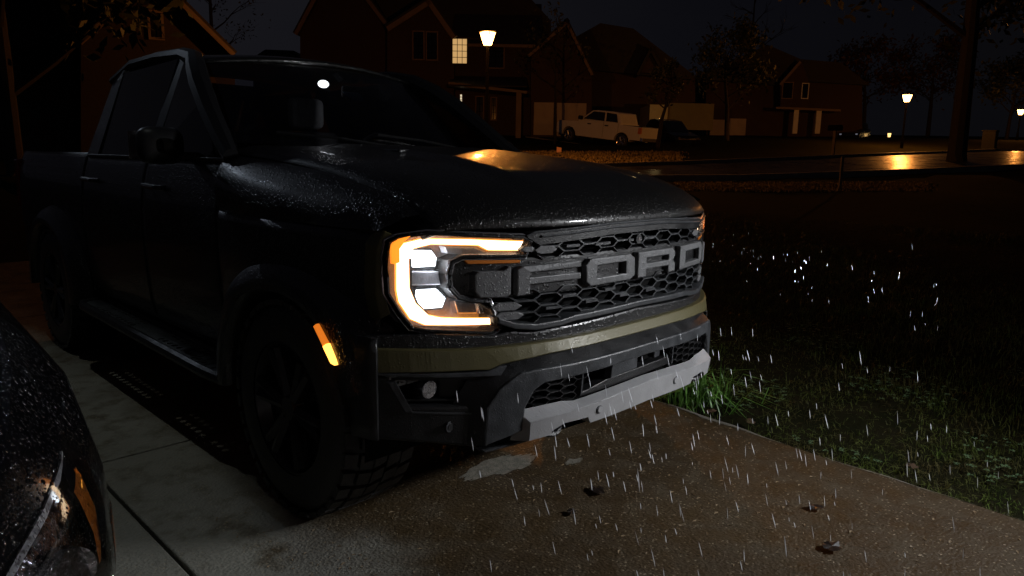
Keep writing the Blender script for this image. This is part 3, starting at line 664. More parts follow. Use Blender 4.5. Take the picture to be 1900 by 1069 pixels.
    fpanel('fender_corner', T(cpl), -.0, .06, M['olive'], truck, bevel=.004)

# --- bumper
bump = fpanel('bumper', [(-.985, .80), (-.84, .806), (-.655, .792), (-.60, .803), (-.522, .792), (-.40, .798), (0, .812), (.40, .798), (.522, .792), (.60, .803), (.655, .792), (.84, .806), (.985, .80), (.985, .745), (-.985, .745)], -.012, .10, M['paint_dark'], truck, bevel=.008)
gt_ = [(-.985, .760), (-.738, .755), (-.486, .761), (-.2, .765), (.2, .765), (.486, .761), (.738, .755), (.985, .760)]
gb_ = [(.985, .682), (.737, .687), (.694, .685), (.656, .701), (.612, .707), (.484, .720), (.201, .727), (-.201, .727), (-.484, .720), (-.612, .707), (-.656, .701), (-.694, .685), (-.737, .687), (-.985, .682)]
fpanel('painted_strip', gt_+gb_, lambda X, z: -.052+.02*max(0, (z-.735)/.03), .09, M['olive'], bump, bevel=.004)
for s in (-1, 1):
    T = (lambda p: p) if s < 0 else mir
    fpanel('fog_recess', T([(-.975, .70), (-.655, .70), (-.655, .53), (-.975, .53)]), .035, .03, M['void'], bump, bevel=0)
    fpanel('bumper_ledge', T([(-.985, .681), (-.70, .681), (-.668, .694), (-.64, .697), (-.66, .664), (-.69, .664), (-.955, .670), (-.985, .676)]), -.055, .09, M['grey'], bump, bevel=.004)
    cor = fpanel('bumper_corner', T([(-1.0, .455), (-.945, .452), (-.842, .440), (-.76, .424), (-.690, .413), (-.690, .566), (-.735, .560), (-.76, .566), (-.915, .569), (-.953, .668), (-1.0, .668)]), -.045, .14, M['dark'], bump, bevel=.010)
    fpanel('ledge_line', T([(-.735, .541), (-.735, .535), (-.90, .546), (-.90, .552)]), -.050, .02, M['grey'], bump, bevel=.001)
    fpanel('air_curtain', T([(-.957, .652), (-.938, .656), (-.897, .548), (-.918, .552)]), -.052, .02, M['grey'], bump, bevel=.004)
    fpanel('corner_plate', T([(-.996, .762), (-.976, .762), (-.955, .697), (-.972, .690)]), -.014, .03, M['grey'], bump, bevel=.004)
    # fog lamp
    c = fpt(s*.847, .622, 0); b = MB(); b.tube([c+Vector((0, -.030, 0)), c+Vector((0, .02, 0))], .030, 18); fl_ = b.build('fog_lamp', M['chrome'], bump, smooth=True)
    b = MB(); b.tube([c+Vector((0, -.034, 0)), c+Vector((0, -.031, 0))], [.026, .029], 18); b.build('fog_lens', M['lens'], fl_)
    fpanel('fog_shroud', T([(-.80, .655), (-.70, .652), (-.765, .578), (-.80, .578)]), .012, .02, M['black'], bump, bevel=.003)
    fpanel('fog_frame', T([(-.942, .662), (-.69, .658), (-.69, .651), (-.938, .655)]), -.03, .05, M['black'], bump, bevel=.001)
    fpanel('fog_frame', T([(-.906, .585), (-.765, .582), (-.76, .575), (-.912, .577)]), -.01, .05, M['black'], bump, bevel=.001)
    c = fpt(s*.80, .496, -.046); b = MB(); b.tube([c, c+Vector((0, .02, 0))], .019, 16); se = b.build('parking_sensor', M['grey'], bump, bevel=.002)
    b = MB(); b.tube([c+Vector((0, -.003, 0)), c+Vector((0, .01, 0))], .012, 14); b.build('sensor_face', M['dark'], se)
    # side return of the bumper towards the wheel arch
    b = MB(); b.grid(lambda y, z: (s*(.985+.035*min(1, (y-.29)/.1)), y, z), [.29, .33, .36, .39], list(np.linspace(.455, .80, 8)), keep=lambda y, z: not in_arch(y, z, .47)); b.build('bumper_return', M['dark'], bump, smooth=True, solid=.01)
    # amber side marker on the front of the flare
    P = [(.512, .815), (.538, .823), (.460, .718), (.428, .690), (.418, .705), (.455, .745)]
    b = MB(); b.prism([(s*1.050, y, z) for y, z in [(.525, .818), (.545, .806), (.487, .748), (.462, .762)]], (s*.014, 0, 0)); am = b.build('side_marker', M['amber'], truck, bevel=.003)
    b = MB(); b.prism([(s*1.047, y, z) for y, z in [(.462, .762), (.487, .748), (.440, .700), (.415, .697), (.425, .715)]], (s*.018, 0, 0)); b.build('marker_bulb', M['amber_hot'], am, bevel=.003)
# centre fascia: raised surround with sloping flanks
FO = [(-.724, .430), (-.717, .562), (-.677, .624), (-.634, .657), (-.608, .673), (-.54, .679), (-.223, .684), (0, .686)]
FI = [(-.60, .470), (-.594, .548), (-.563, .606), (-.524, .628), (-.339, .634), (0, .642)]
out_ = FO+[(-x, z) for x, z in FO[:-1][::-1]]; in_ = FI+[(-x, z) for x, z in FI[:-1][::-1]]
fpanel('fascia', out_+in_[::-1], -.078, .05, M['grey'], bump, bevel=.010)
b = MB(); ob = [(-.79, .425), (-.785, .560), (-.742, .645), (-.69, .690), (-.63, .712), (-.55, .722), (-.223, .728), (0, .729)]; ob = ob+[(-x, z) for x, z in ob[:-1][::-1]]
for i in range(len(out_)-1):
    for k in range(5):
        f0, f1 = k/5, (k+1)/5; L = lambda a, c, f: (a[0]+(c[0]-a[0])*f, a[1]+(c[1]-a[1])*f)
        p, q, r, t_ = L(out_[i], out_[i+1], f0), L(out_[i], out_[i+1], f1), L(ob[i], ob[i+1], f1), L(ob[i], ob[i+1], f0)
        b.add([fpt(*p, -.070), fpt(*q, -.070), fpt(*r, -.020), fpt(*t_, -.020)], [(0, 1, 2, 3)])
b.build('fascia_flank', M['dark'], bump, smooth=True)
b = MB(); b.grid(lambda x, z: (x, g(x)+.02, z), list(np.linspace(-.62, .62, 26)), [.45, .55, .66]); b.build('intake_back', M['void'], bump)
hexfield('intake_mesh', [(-.60, .548), (-.563, .612), (-.524, .632), (-.345, .637), (-.350, .548)], .075, .027, .0022, -.052, .035, M['dark'], bump)
hexfield('intake_mesh', [(.60, .548), (.563, .612), (.524, .632), (.232, .640), (.222, .552)], .075, .027, .0022, -.052, .035, M['dark'], bump, 1)
fpanel('intake_frame', [(-.345, .637), (-.338, .637), (-.345, .552), (-.352, .550)], -.055, .05, M['grey'], bump, bevel=.001)
fpanel('intake_frame', [(.222, .640), (.229, .640), (.222, .556), (.215, .556)], -.055, .05, M['grey'], bump, bevel=.001)
fpanel('radar_cover', [(-.192, .634), (-.037, .642), (-.037, .592), (-.200, .581)], -.058, .03, M['grey'], bump, bevel=.004)
fpanel('intake_shelf', [(-.345, .552), (-.20, .579), (.215, .590), (.222, .556), (0, .551), (-.345, .540)], -.045, .04, M['dark'], bump, bevel=.003)
fpanel('intake_rib', [(.092, .650), (.131, .649), (.126, .605), (.087, .604)], -.050, .03, M['grey'], bump, bevel=.003)
# silver skid plate: sloping top, face, tow-hook cutouts
top_ = [(-.612, .536), (-.52, .541), (-.442, .543), (-.385, .534), (-.2, .545), (0, .551)]; rid = [(-.588, .503), (-.50, .511), (-.416, .518), (-.36, .523), (-.2, .534), (0, .543)]
bot = [(-.584, .433), (-.508, .441), (-.503, .456), (-.454, .476), (-.351, .476), (-.336, .451), (-.17, .456), (0, .460)]
full = lambda a: a+[(-x, z) for x, z in a[:-1][::-1]]
top_, rid, bot = full(top_), full(rid), full(bot)
skf = fpanel('skid_plate', [(x, z) for x, z in rid]+bot[::-1], lambda X, z: -.098+.30*max(0, .52-z)*.5, .035, M['silver'], bump, bevel=.006)
b = MB()
for i in range(len(top_)-1):
    for k in range(4):
        L = lambda a, c, f: (a[0]+(c[0]-a[0])*f, a[1]+(c[1]-a[1])*f)
        p, q, r, t_ = L(rid[i], rid[i+1], k/4), L(rid[i], rid[i+1], (k+1)/4), L(top_[i], top_[i+1], (k+1)/4), L(top_[i], top_[i+1], k/4)
        b.add([fpt(*p, -.094), fpt(*q, -.094), fpt(*r, -.055), fpt(*t_, -.055)], [(0, 1, 2, 3)])
b.build('skid_top', M['silver'], skf, solid=.004)
for s in (-1, 1):
    b = MB(); b.add([fpt(s*.588, .503, -.096), fpt(s*.612, .536, -.055), fpt(s*.622, .430, -.045), fpt(s*.584, .433, -.085)], [(0, 1, 2, 3)]); b.build('skid_end', M['silver'], skf, solid=.004)
    c = fpt(s*.47, .452, -.03); b = MB(); b.tube([c+Vector((.045*math.cos(a), -.02*abs(math.sin(a))-.01, .022*math.sin(a))) for a in np.linspace(0, 2*math.pi, 15)], .010, 6, cap=False); b.build('tow_hook', M['dark'], bump, smooth=True)
    fpanel('lower_lip', [(s*.50, .432), (s*.56, .427), (s*.66, .412), (s*.705, .405), (s*.705, .398), (s*.56, .418), (s*.50, .424)][::(1 if s < 0 else -1)], -.05, .12, M['grey'], bump, bevel=.001)
for x, z in ((-.299, .496), (.185, .503)):
    c = fpt(x, z, -.096); b = MB(); b.tube([c, c+Vector((0, .02, 0))], .017, 16); se = b.build('parking_sensor', M['grey'], bump, bevel=.002)
    b = MB(); b.tube([c+Vector((0, -.003, 0)), c+Vector((0, .01, 0))], .012, 14); b.build('sensor_face', M['silver'], se)
b = MB(); b.grid(lambda x, y: (x, y+g(x)*.6, .415+.05*y), list(np.linspace(-.72, .72, 14)), [-.0, .25, .55]); b.build('under_tray', M['void'], truck)

# --- running boards with drain holes
def running_board(s):
    b = MB(); y0, y1 = 1.42, 3.42; xi, xo = .905, 1.035; nY = 34; dy = (y1-y0)/nY
    for r in range(2):
        xa = xi+(xo-xi)*r/2; xb = xi+(xo-xi)*(r+1)/2
        for i in range(nY):
            ya = y0+i*dy; yb = ya+dy; hole = (3 <= i <= 12 or 19 <= i <= 29) and (i+r) % 1 == 0
            zz = .418+.022*min(1, (ya-y0)/.3)
            if not hole: b.add([(s*xa, ya, zz), (s*xb, ya, zz), (s*xb, yb, zz), (s*xa, yb, zz)], [(0, 1, 2, 3)]); continue
            cx, cy = (xa+xb)/2, (ya+yb)/2; rr = .0165
            o = [(xa, ya), (cx, ya), (xb, ya), (xb, cy), (xb, yb), (cx, yb), (xa, yb), (xa, cy)]
            h = [(cx+rr*math.cos(a), cy+rr*math.sin(a)) for a in [R_(225), R_(270), R_(315), 0, R_(45), R_(90), R_(135), R_(180)]]
            vs = [(s*x, y, zz) for x, y in o]+[(s*x, y, zz) for x, y in h]
            b.add(vs, [(k, (k+1) % 8, 8+(k+1) % 8, 8+k) for k in range(8)])
    rb = b.build('running_board', M['grey'], truck, solid=.006)
    b = MB(); b.tube([(s*.90, y0-.06, .425), (s*.97, y0-.055, .412), (s*1.02, y0-.01, .408), (s*1.045, y0+.10, .42), (s*1.045, y1-.1, .432), (s*1.02, y1, .432), (s*.9, y1+.05, .43)], .026, 8); b.build('step_rail', M['dark'], rb, smooth=True)
    b = MB()
    for y in (1.65, 2.4, 3.15): b.box(min(s*.70, s*.95), max(s*.70, s*.95), y-.02, y+.02, .39, .42)
    b.build('step_bracket', M['black'], rb)
for s in (-1, 1): running_board(s)

# --- wheels
def make_wheel():
    b = MB(); prof = [(-.15, .26), (-.155, .31), (-.15, .37), (-.128, .40), (-.10, .408), (.10, .408), (.128, .40), (.15, .37), (.155, .31), (.15, .26)]
    n = 64; b.grid(lambda a, q: (prof[int(q)][0], prof[int(q)][1]*math.cos(a), prof[int(q)][1]*math.sin(a)), list(np.linspace(0, 2*math.pi, n+1)), list(range(len(prof))))
    w = b.build('wheel', M['rubber'], truck, smooth=True); w['label'] = None if False else 'wheel with an all-terrain tyre'
    t = MB()
    rows_ = [(-.150, -.098, .06), (-.088, -.032, .30), (-.025, .025, .55), (.032, .088, .80), (.098, .150, .95)]
    N = 34
    for k in range(N):
        for (xa, xb, ph) in rows_:
            a0 = 2*math.pi*(k+ph)/N; da = 2*math.pi/N*.72; sk = .035*(1 if xa+xb < 0 else -1)
            r0, r1 = .398, .424 if abs(xa+xb) < .2 else .418
            vs = []
            for r in (r0, r1):
                for (x, a) in ((xa, a0), (xb, a0+sk), ((xa+xb)/2, a0+da*.5+sk) if False else (xb, a0+da+sk), (xa, a0+da)):
                    vs.append((x, r*math.cos(a), r*math.sin(a)))
            t.add(vs, [(0, 1, 2, 3), (4, 5, 6, 7), (0, 1, 5, 4), (1, 2, 6, 5), (2, 3, 7, 6), (3, 0, 4, 7)])
    tag(t.build('tread', M['rubber'], w, bevel=.0), kind='stuff')
    r = MB(); r.grid(lambda a, q: ([-.10, -.145, -.148, -.10, -.095][int(q)], [.245, .262, .25, .225, .05][int(q)]*math.cos(a), [.245, .262, .25, .225, .05][int(q)]*math.sin(a)), list(np.linspace(0, 2*math.pi, 41)), list(range(5)))
    for k in range(6):
        a = 2*math.pi*k/6
        for da in (-.13, .13):
            p = [(-.118, .05*math.cos(a), .05*math.sin(a)), (-.135, .235*math.cos(a+da), .235*math.sin(a+da))]; r.tube(p, [.028, .02], 6)
    r.build('rim', M['alloy'], w, smooth=True)
    h = MB(); h.tube([(-.10, 0, 0), (-.142, 0, 0)], [.06, .045], 16); h.build('hub_cap', M['black'], w)
    b2 = MB(); b2.tube([(.15, 0, 0), (-.08, 0, 0)], .22, 20); b2.build('brake_drum', M['void'], w)
    return w
w0 = make_wheel(); w0.location = (-.868, .85, .424); w0.rotation_euler = (R_(7), 0, 0)
for (x, y, flip, ra) in ((.868, .85, 1, 40), (-.868, 4.12, 0, 63), (.868, 4.12, 1, 11)):
    w = copy_tree(w0, truck); w.location = (x, y, .424); w.rotation_euler = (R_(ra), 0, R_(180) if flip else 0)
#==PART2==

# ------------------------------------------------------------------ the black car beside the truck
M['carblack'] = mat('wet_black_paint', (.004, .004, .005), .16, 0, coat=1.0, coat_rough=.03, drops=1.0, dscale=150)
M['carbowl'] = mat('smoked_bowl', (.70, .70, .73), .14, 1.0, var=.7, vscale=20, bump=.9, bscale=55)
car = empty('black_car', (-2.74, 2, 0)); tag(car, 'shiny wet black car with rain beads and a chrome headlight beside the truck', 'car')
CW = [(-.46, .36), (-.40, .56), (-.28, .71), (-.15, .81), (-.05, .865), (.15, .925), (.4, .95), (1.0, .96), (3.0, .96), (3.9, .93), (4.2, .86)]
CHh = [(-.46, .66), (-.30, .80), (-.1, .885), (.15, .97), (.4, 1.04), (.9, 1.09), (1.3, 1.12), (3.4, 1.14), (4.2, 1.05)]
CT = [(0, 1.0), (.35, .997), (.62, .985), (.83, .962), (.92, .865), (.965, .80), (.992, .70), (1.0, .60), (1.0, .48), (.985, .34), (.95, .24)]
def cpt(y, t, off=0.0, s=1):
    w = float(np.interp(y, [p[0] for p in CW], [p[1] for p in CW])); h = float(np.interp(y, [p[0] for p in CHh], [p[1] for p in CHh]))
    i = min(int(t), len(CT)-2); f = t-i; fx = CT[i][0]+(CT[i+1][0]-CT[i][0])*f; fz = CT[i][1]+(CT[i+1][1]-CT[i][1])*f
    return Vector((s*(fx*w+off*.7), y-2-off*.5, fz*h+off*.5))
cy_ = sorted(set(list(np.linspace(-.46, .5, 33))+list(np.linspace(.5, 4.2, 24)))); ct_ = list(np.linspace(0, 10, 41))
b = MB()
def inlamp(y, t): return -.43 < y < .03-.02*max(0, t-5) and 4.0 < t < 7.6
def arch2(y, t): return t > 6.2 and any((y-a)**2+((CT[min(int(t), 10)][1]*1.05)-.33)**2 < .40**2 for a in (.62, 3.35))
for s in (-1, 1): b.grid(lambda y, t: cpt(y, t, 0, s), cy_, ct_, keep=lambda y, t: not inlamp(y, t) and not arch2(y, t))
body = b.build('body', M['carblack'], car, smooth=True)
b = MB(); b.prism([cpt(-.46, t, 0, -1) for t in range(10, -1, -1)]+[cpt(-.46, t, 0, 1) for t in range(1, 11)], (0, .02, 0)); b.build('front_grille', M['black'], car)
b = MB(); b.box(-.85, .85, -1.9, 2.1, .2, .3); b.box(-.8, .8, -2.2, 2.0, .3, .55); b.build('underbody', M['void'], car)
for s in (-1, 1):
    yy = list(np.linspace(-.44, .04, 13)); tt = list(np.linspace(3.95, 7.7, 16))
    b = MB(); b.grid(lambda y, t: cpt(y, t, -.055, s), yy, tt); hl2 = b.build('headlight', M['carbowl'], car, smooth=True)
    b = MB()
    for y0, y1 in ((-.43, -.43), (.03, .03)): b.grid(lambda q, t: cpt(y0, t, -.055*q, s), [0, 1], tt)
    for t0 in (4.0, 7.6): b.grid(lambda y, q: cpt(y, t0, -.055*q, s), yy, [0, 1])
    b.build('lamp_housing', M['black'], hl2)
    b = MB(); b.grid(lambda y, t: cpt(y, t, -.012-.02*(t-4.05), s), list(np.linspace(-.43, .02, 12)), list(np.linspace(4.05, 4.36, 4))); b.build('chrome_strip', M['satin'], hl2, smooth=True)
    b = MB(); b.grid(lambda y, t: cpt(y, t, -.03, s), list(np.linspace(-.43, -.08, 12)), list(np.linspace(6.6, 7.1, 4))); b.build('chrome_strip', M['satin'], hl2, smooth=True)
    b = MB(); b.grid(lambda y, t: cpt(y, t, -.02, s), list(np.linspace(-.06, .015, 5)), list(np.linspace(4.9, 6.8, 8))); b.build('amber_reflector', M['slit'], hl2, smooth=True)
    for k in range(2):
        c = cpt(-.16-.13*k, 5.7, -.035, s); b = MB(); b.tube([c+Vector((0, -.015, 0)), c+Vector((0, .03, 0))], [.05, .035], 18); b.build('projector', M['carbowl'], hl2, smooth=True)
    b = MB(); b.grid(lambda y, t: cpt(y, t, .004, s), yy, tt); b.build('lamp_cover', M['carlens'] if 'carlens' in M else M.setdefault('carlens', clear('wet_lamp_cover', (.8, .8, .82), .04, drops=1.0, dscale=130, ior=1.9, refl=1.0)), hl2, smooth=True)
    b = MB(); b.grid(lambda y, t: cpt(y, t, .004, s), list(np.linspace(.10, .21, 5)), list(np.linspace(7.1, 8.35, 6)), keep=lambda y, t: True); b.build('side_reflector', mat('amber_reflector', (.55, .13, .01), .25, 0, coat=.6, drops=.6, dscale=150), car, smooth=True)
b = MB(); b.prism([(-.80, -.75, 1.12), (.80, -.75, 1.12), (.62, -.05, 1.48), (-.62, -.05, 1.48)], (0, .02, .02)); b.build('windshield', M['tint'], car)
b = MB(); b.grid(lambda x, y: (x, y, 1.50-.05*(x/.62)**2-.08*((y-.7)/.8)**2), list(np.linspace(-.62, .62, 9)), list(np.linspace(-.06, 1.5, 9))); b.build('roof', M['carblack'], car, smooth=True, solid=.02)
for s in (-1, 1):
    b = MB(); b.prism([(s*.90, -.70, 1.13), (s*.90, 1.8, 1.13), (s*.64, 1.4, 1.43), (s*.64, 0, 1.44)], (-s*.02, 0, 0)); b.build('side_window', M['tint'], car)
for (x, y) in ((-.80, -1.38), (.80, -1.38), (-.80, 1.35), (.80, 1.35)):
    b = MB(); b.tube([(x-.11, y, .33), (x+.11, y, .33)], .33, 28); wt = b.build('wheel', M['rubber'], car, smooth=True, bevel=.02)
    b = MB(); sx_ = 1 if x > 0 else -1; b.tube([(x+sx_*.10, y, .33), (x+sx_*.125, y, .33)], [.23, .21], 20); b.build('rim', M['alloy'], wt)

# ------------------------------------------------------------------ the garage the truck faces (behind the photographer)
M['white'] = mat('white_paint', (.72, .70, .66), .45, 0, var=.1, vscale=3)
M['brick'] = mat('red_brick', (.060, .034, .028), .8, 0, var=.5, vscale=14, bump=.3, bscale=40)
M['shaded_siding'] = mat('shaded_siding', (.17, .155, .085), .6, 0, var=.15, vscale=3); M['dark_brick'] = mat('dark_brick', (.030, .018, .015), .8, 0, var=.5, vscale=14)  # first: cream siding darkened, shade of the turned wall put in its colour
M['cream'] = mat('cream_siding', (.50, .44, .28), .6, 0, var=.15, vscale=3)
gar = empty('garage_front', (0, -2.75, 0)); tag(gar, 'brick garage front with two white panelled doors facing the parked cars', 'garage')
b = MB(); b.box(-6.8, -5.2, -.25, 0, 0, 3.2); b.box(-2.15, 2.05, -.25, 0, 0, 3.2); b.box(4.20, 4.4, -.25, 0, 0, 3.2); b.box(-6.8, 4.4, -.25, 0.002, 2.45, 3.2); b.build('wall', M['brick'], gar)
for x0, x1 in ((-5.2, -2.15), (2.05, 4.20)):
    b = MB(); b.box(x0, x1, -.20, -.12, 0, 2.45); gd = b.build('garage_door', M['white'], gar)
    for r in range(4):
        for c in range(4):
            w = (x1-x0)/4; b = MB(); b.box(x0+c*w+.09, x0+(c+1)*w-.09, -.12, -.105, r*.61+.10, r*.61+.52); b.build('panel', M['white'], gd, bevel=.008)

# strip lamp added to light the truck front, instead of door bounce
sl = empty('added_strip_lamp', (1.40, -2.75, 1.85)); tag(sl, 'added long white strip lamp on the brick wall between the garage doors, lighting the truck front', 'wall lamp')
b = MB(); b.box(-.52, .52, 0, .07, -.06, .10); b.build('lamp_body', M['iron'] if 'iron' in M else M['black'], sl, bevel=.01)
b = MB(); b.box(-.5, .5, .07, .10, -.055, .075); b.build('diffuser', emit('strip_diffuser', (.95, .98, 1.0), 6), sl, bevel=.01)
ld = bpy.data.lights.new('added_strip_light', 'AREA'); lo = bpy.data.objects.new('added_strip_light', ld); COL.objects.link(lo); lo.parent = sl
ld.shape = 'RECTANGLE'; ld.size = 1.0; ld.size_y = .12; ld.energy = 47; ld.color = (.95, .97, 1.0)
lo.location = (0, .12, 0); lo.rotation_euler = (Vector((-.15, .1, .35))-Vector((1.40, -2.63, 1.85))).to_track_quat('-Z', 'Y').to_euler(); ld.spread = R_(92)
# ------------------------------------------------------------------ floodlight over the gap between the cars
fl = empty('yard_floodlight', (-5.6, 1.9, 0)); tag(fl, 'floodlight on a tall wooden pole with a long arm over the driveway', 'floodlight')
M['wood'] = mat('weathered_wood', (.16, .12, .08), .8, 0, var=.4, vscale=6, bump=.3)
b = MB(); b.tube([(0, 0, -.1), (0, 0, 6.1)], [.12, .10], 12); b.build('pole', M['wood'], fl, smooth=True)
b = MB(); b.tube([(0, 0, 5.95), (3.80, 0, 6.0)], .03, 8); b.build('arm', M['alloy'], fl, smooth=True)
b = MB(); b.tube([(3.80, 0, 6.05), (3.80, 0, 5.95), (3.80, 0, 5.83)], [.06, .16, .17], 16, cap=False); b.build('lamp_shade', M['alloy'], fl, smooth=True)
b = MB(); b.tube([(3.80, 0, 5.95), (3.80, 0, 5.82)], .09, 14); b.build('bulb', emit('cool_bulb', (.80, .90, 1.0), 2.5), fl)
sd = bpy.data.lights.new('flood_beam', 'SPOT'); so = bpy.data.objects.new('flood_beam', sd); COL.objects.link(so); so.parent = fl
so.location = (3.80, 0, 5.80); so.rotation_euler = (R_(8), 0, 0); sd.spot_size = R_(40); sd.spot_blend = .35; so.scale = (.48, 1.6, 1)
sd.energy = 112; sd.color = (.93, 1.0, .93); sd.shadow_soft_size = .04

# ------------------------------------------------------------------ street lamps
M['iron'] = mat('black_iron', (.004, .0036, .003), .95, 0, spec=.02)
M['sodium'] = emit('sodium_glass', (1.0, .50, .14), 14)
_n, _l = M['sodium'].node_tree.nodes, M['sodium'].node_tree.links
_n.remove(_n['Principled BSDF']); _e = _n.new('ShaderNodeEmission'); _e.inputs['Color'].default_value = (1.0, .50, .14, 1); _e.inputs['Strength'].default_value = 9
_t = _n.new('ShaderNodeBsdfTransparent'); _a = _n.new('ShaderNodeAddShader'); _l.new(_e.outputs[0], _a.inputs[0]); _l.new(_t.outputs[0], _a.inputs[1]); _l.new(_a.outputs[0], _n['Material Output'].inputs['Surface'])
def street_lamp(u, v, D, label, energy, size=1.0):
    P = on_plane(u, v, D); gz = Hs(P.x, P.y)
    o = empty('street_lamp', (P.x, P.y, gz)); tag(o, label, 'street lamp', 'sodium street lamps')
    h = P.z-gz; k = size
    b = MB(); b.tube([(0, 0, -.2), (0, 0, .5), (0, 0, .55), (0, 0, h-.22*k)], [.09, .08, .05, .045], 10); b.build('post', M['iron'], o, smooth=True)
    b = MB(); n = 6
    r0, r1 = .13*k, .25*k
    b.grid(lambda a, q: ((r0+(r1-r0)*q)*math.cos(a), (r0+(r1-r0)*q)*math.sin(a), -.20*k+.36*k*q), list(np.linspace(0, 2*math.pi, 7)), [0, 1]); b.build('lantern_glass', M['sodium'], o)
    b = MB()
    for a in np.linspace(0, 2*math.pi, 7)[:-1]: b.tube([(r0*math.cos(a), r0*math.sin(a), -.2*k), (r1*math.cos(a), r1*math.sin(a), .16*k)], .010*k, 5)
    b.build('lantern_frame', M['iron'], o)
    b = MB(); b.tube([(0, 0, .17*k), (0, 0, .24*k), (0, 0, .30*k)], [.28*k, .12*k, .03*k], 6); b.build('lantern_cap', M['iron'], o)
    for ch in o.children:
        if ch.name.startswith('lantern'): ch.location.z = h
    ld = bpy.data.lights.new('lamp_light', 'POINT'); lo = bpy.data.objects.new('lamp_light', ld); COL.objects.link(lo); lo.parent = o
    lo.location = (0, 0, h+.02*k); ld.energy = energy; ld.color = (1.0, .34, .06); ld.shadow_soft_size = .09*k
    return o
street_lamp(905, 71, 21.5, 'street lamp with a glowing orange lantern in front of the brick house', 1100, .95)
street_lamp(1683, 182, 40, 'orange street lamp beyond the wet road, left of the last lamp', 800, 1.0)
street_lamp(1894, 208, 55, 'orange street lamp farthest down the road, at the edge of the picture', 240, 1.0)

# white lamp at the top of the drive, behind the truck
wl0 = empty('drive_lamp', (-.9, 14.5, Hs(-.9, 14.5))); tag(wl0, 'tall white lamp on a pole at the head of the driveway, behind the truck', 'lamp post')
b = MB(); b.tube([(0, 0, -.2), (0, 0, 6.3)], [.08, .05], 10); b.build('pole', M['iron'], wl0, smooth=True)
b = MB(); b.tube([(0, 0, 6.3), (0, -.5, 6.4)], .03, 8); b.build('arm', M['iron'], wl0, smooth=True)
b = MB(); b.tube([(0, -.5, 6.42), (0, -.5, 6.37)], [.12, .16], 14); b.build('lamp_shade', M['iron'], wl0)
ld = bpy.data.lights.new('drive_lamp_light', 'SPOT'); lo = bpy.data.objects.new('drive_lamp_light', ld); COL.objects.link(lo); lo.parent = wl0
lo.location = (0, -.5, 6.24); ld.spot_size = R_(9); ld.spot_blend = .5; lo.rotation_euler = (Vector((-1.25, 1.15, 1.0))-Vector((-.9, 14.0, 6.24+Hs(-.9, 14.5)))).to_track_quat('-Z', 'Y').to_euler(); ld.energy = 170; ld.color = (.72, .83, 1.0); ld.shadow_soft_size = .09
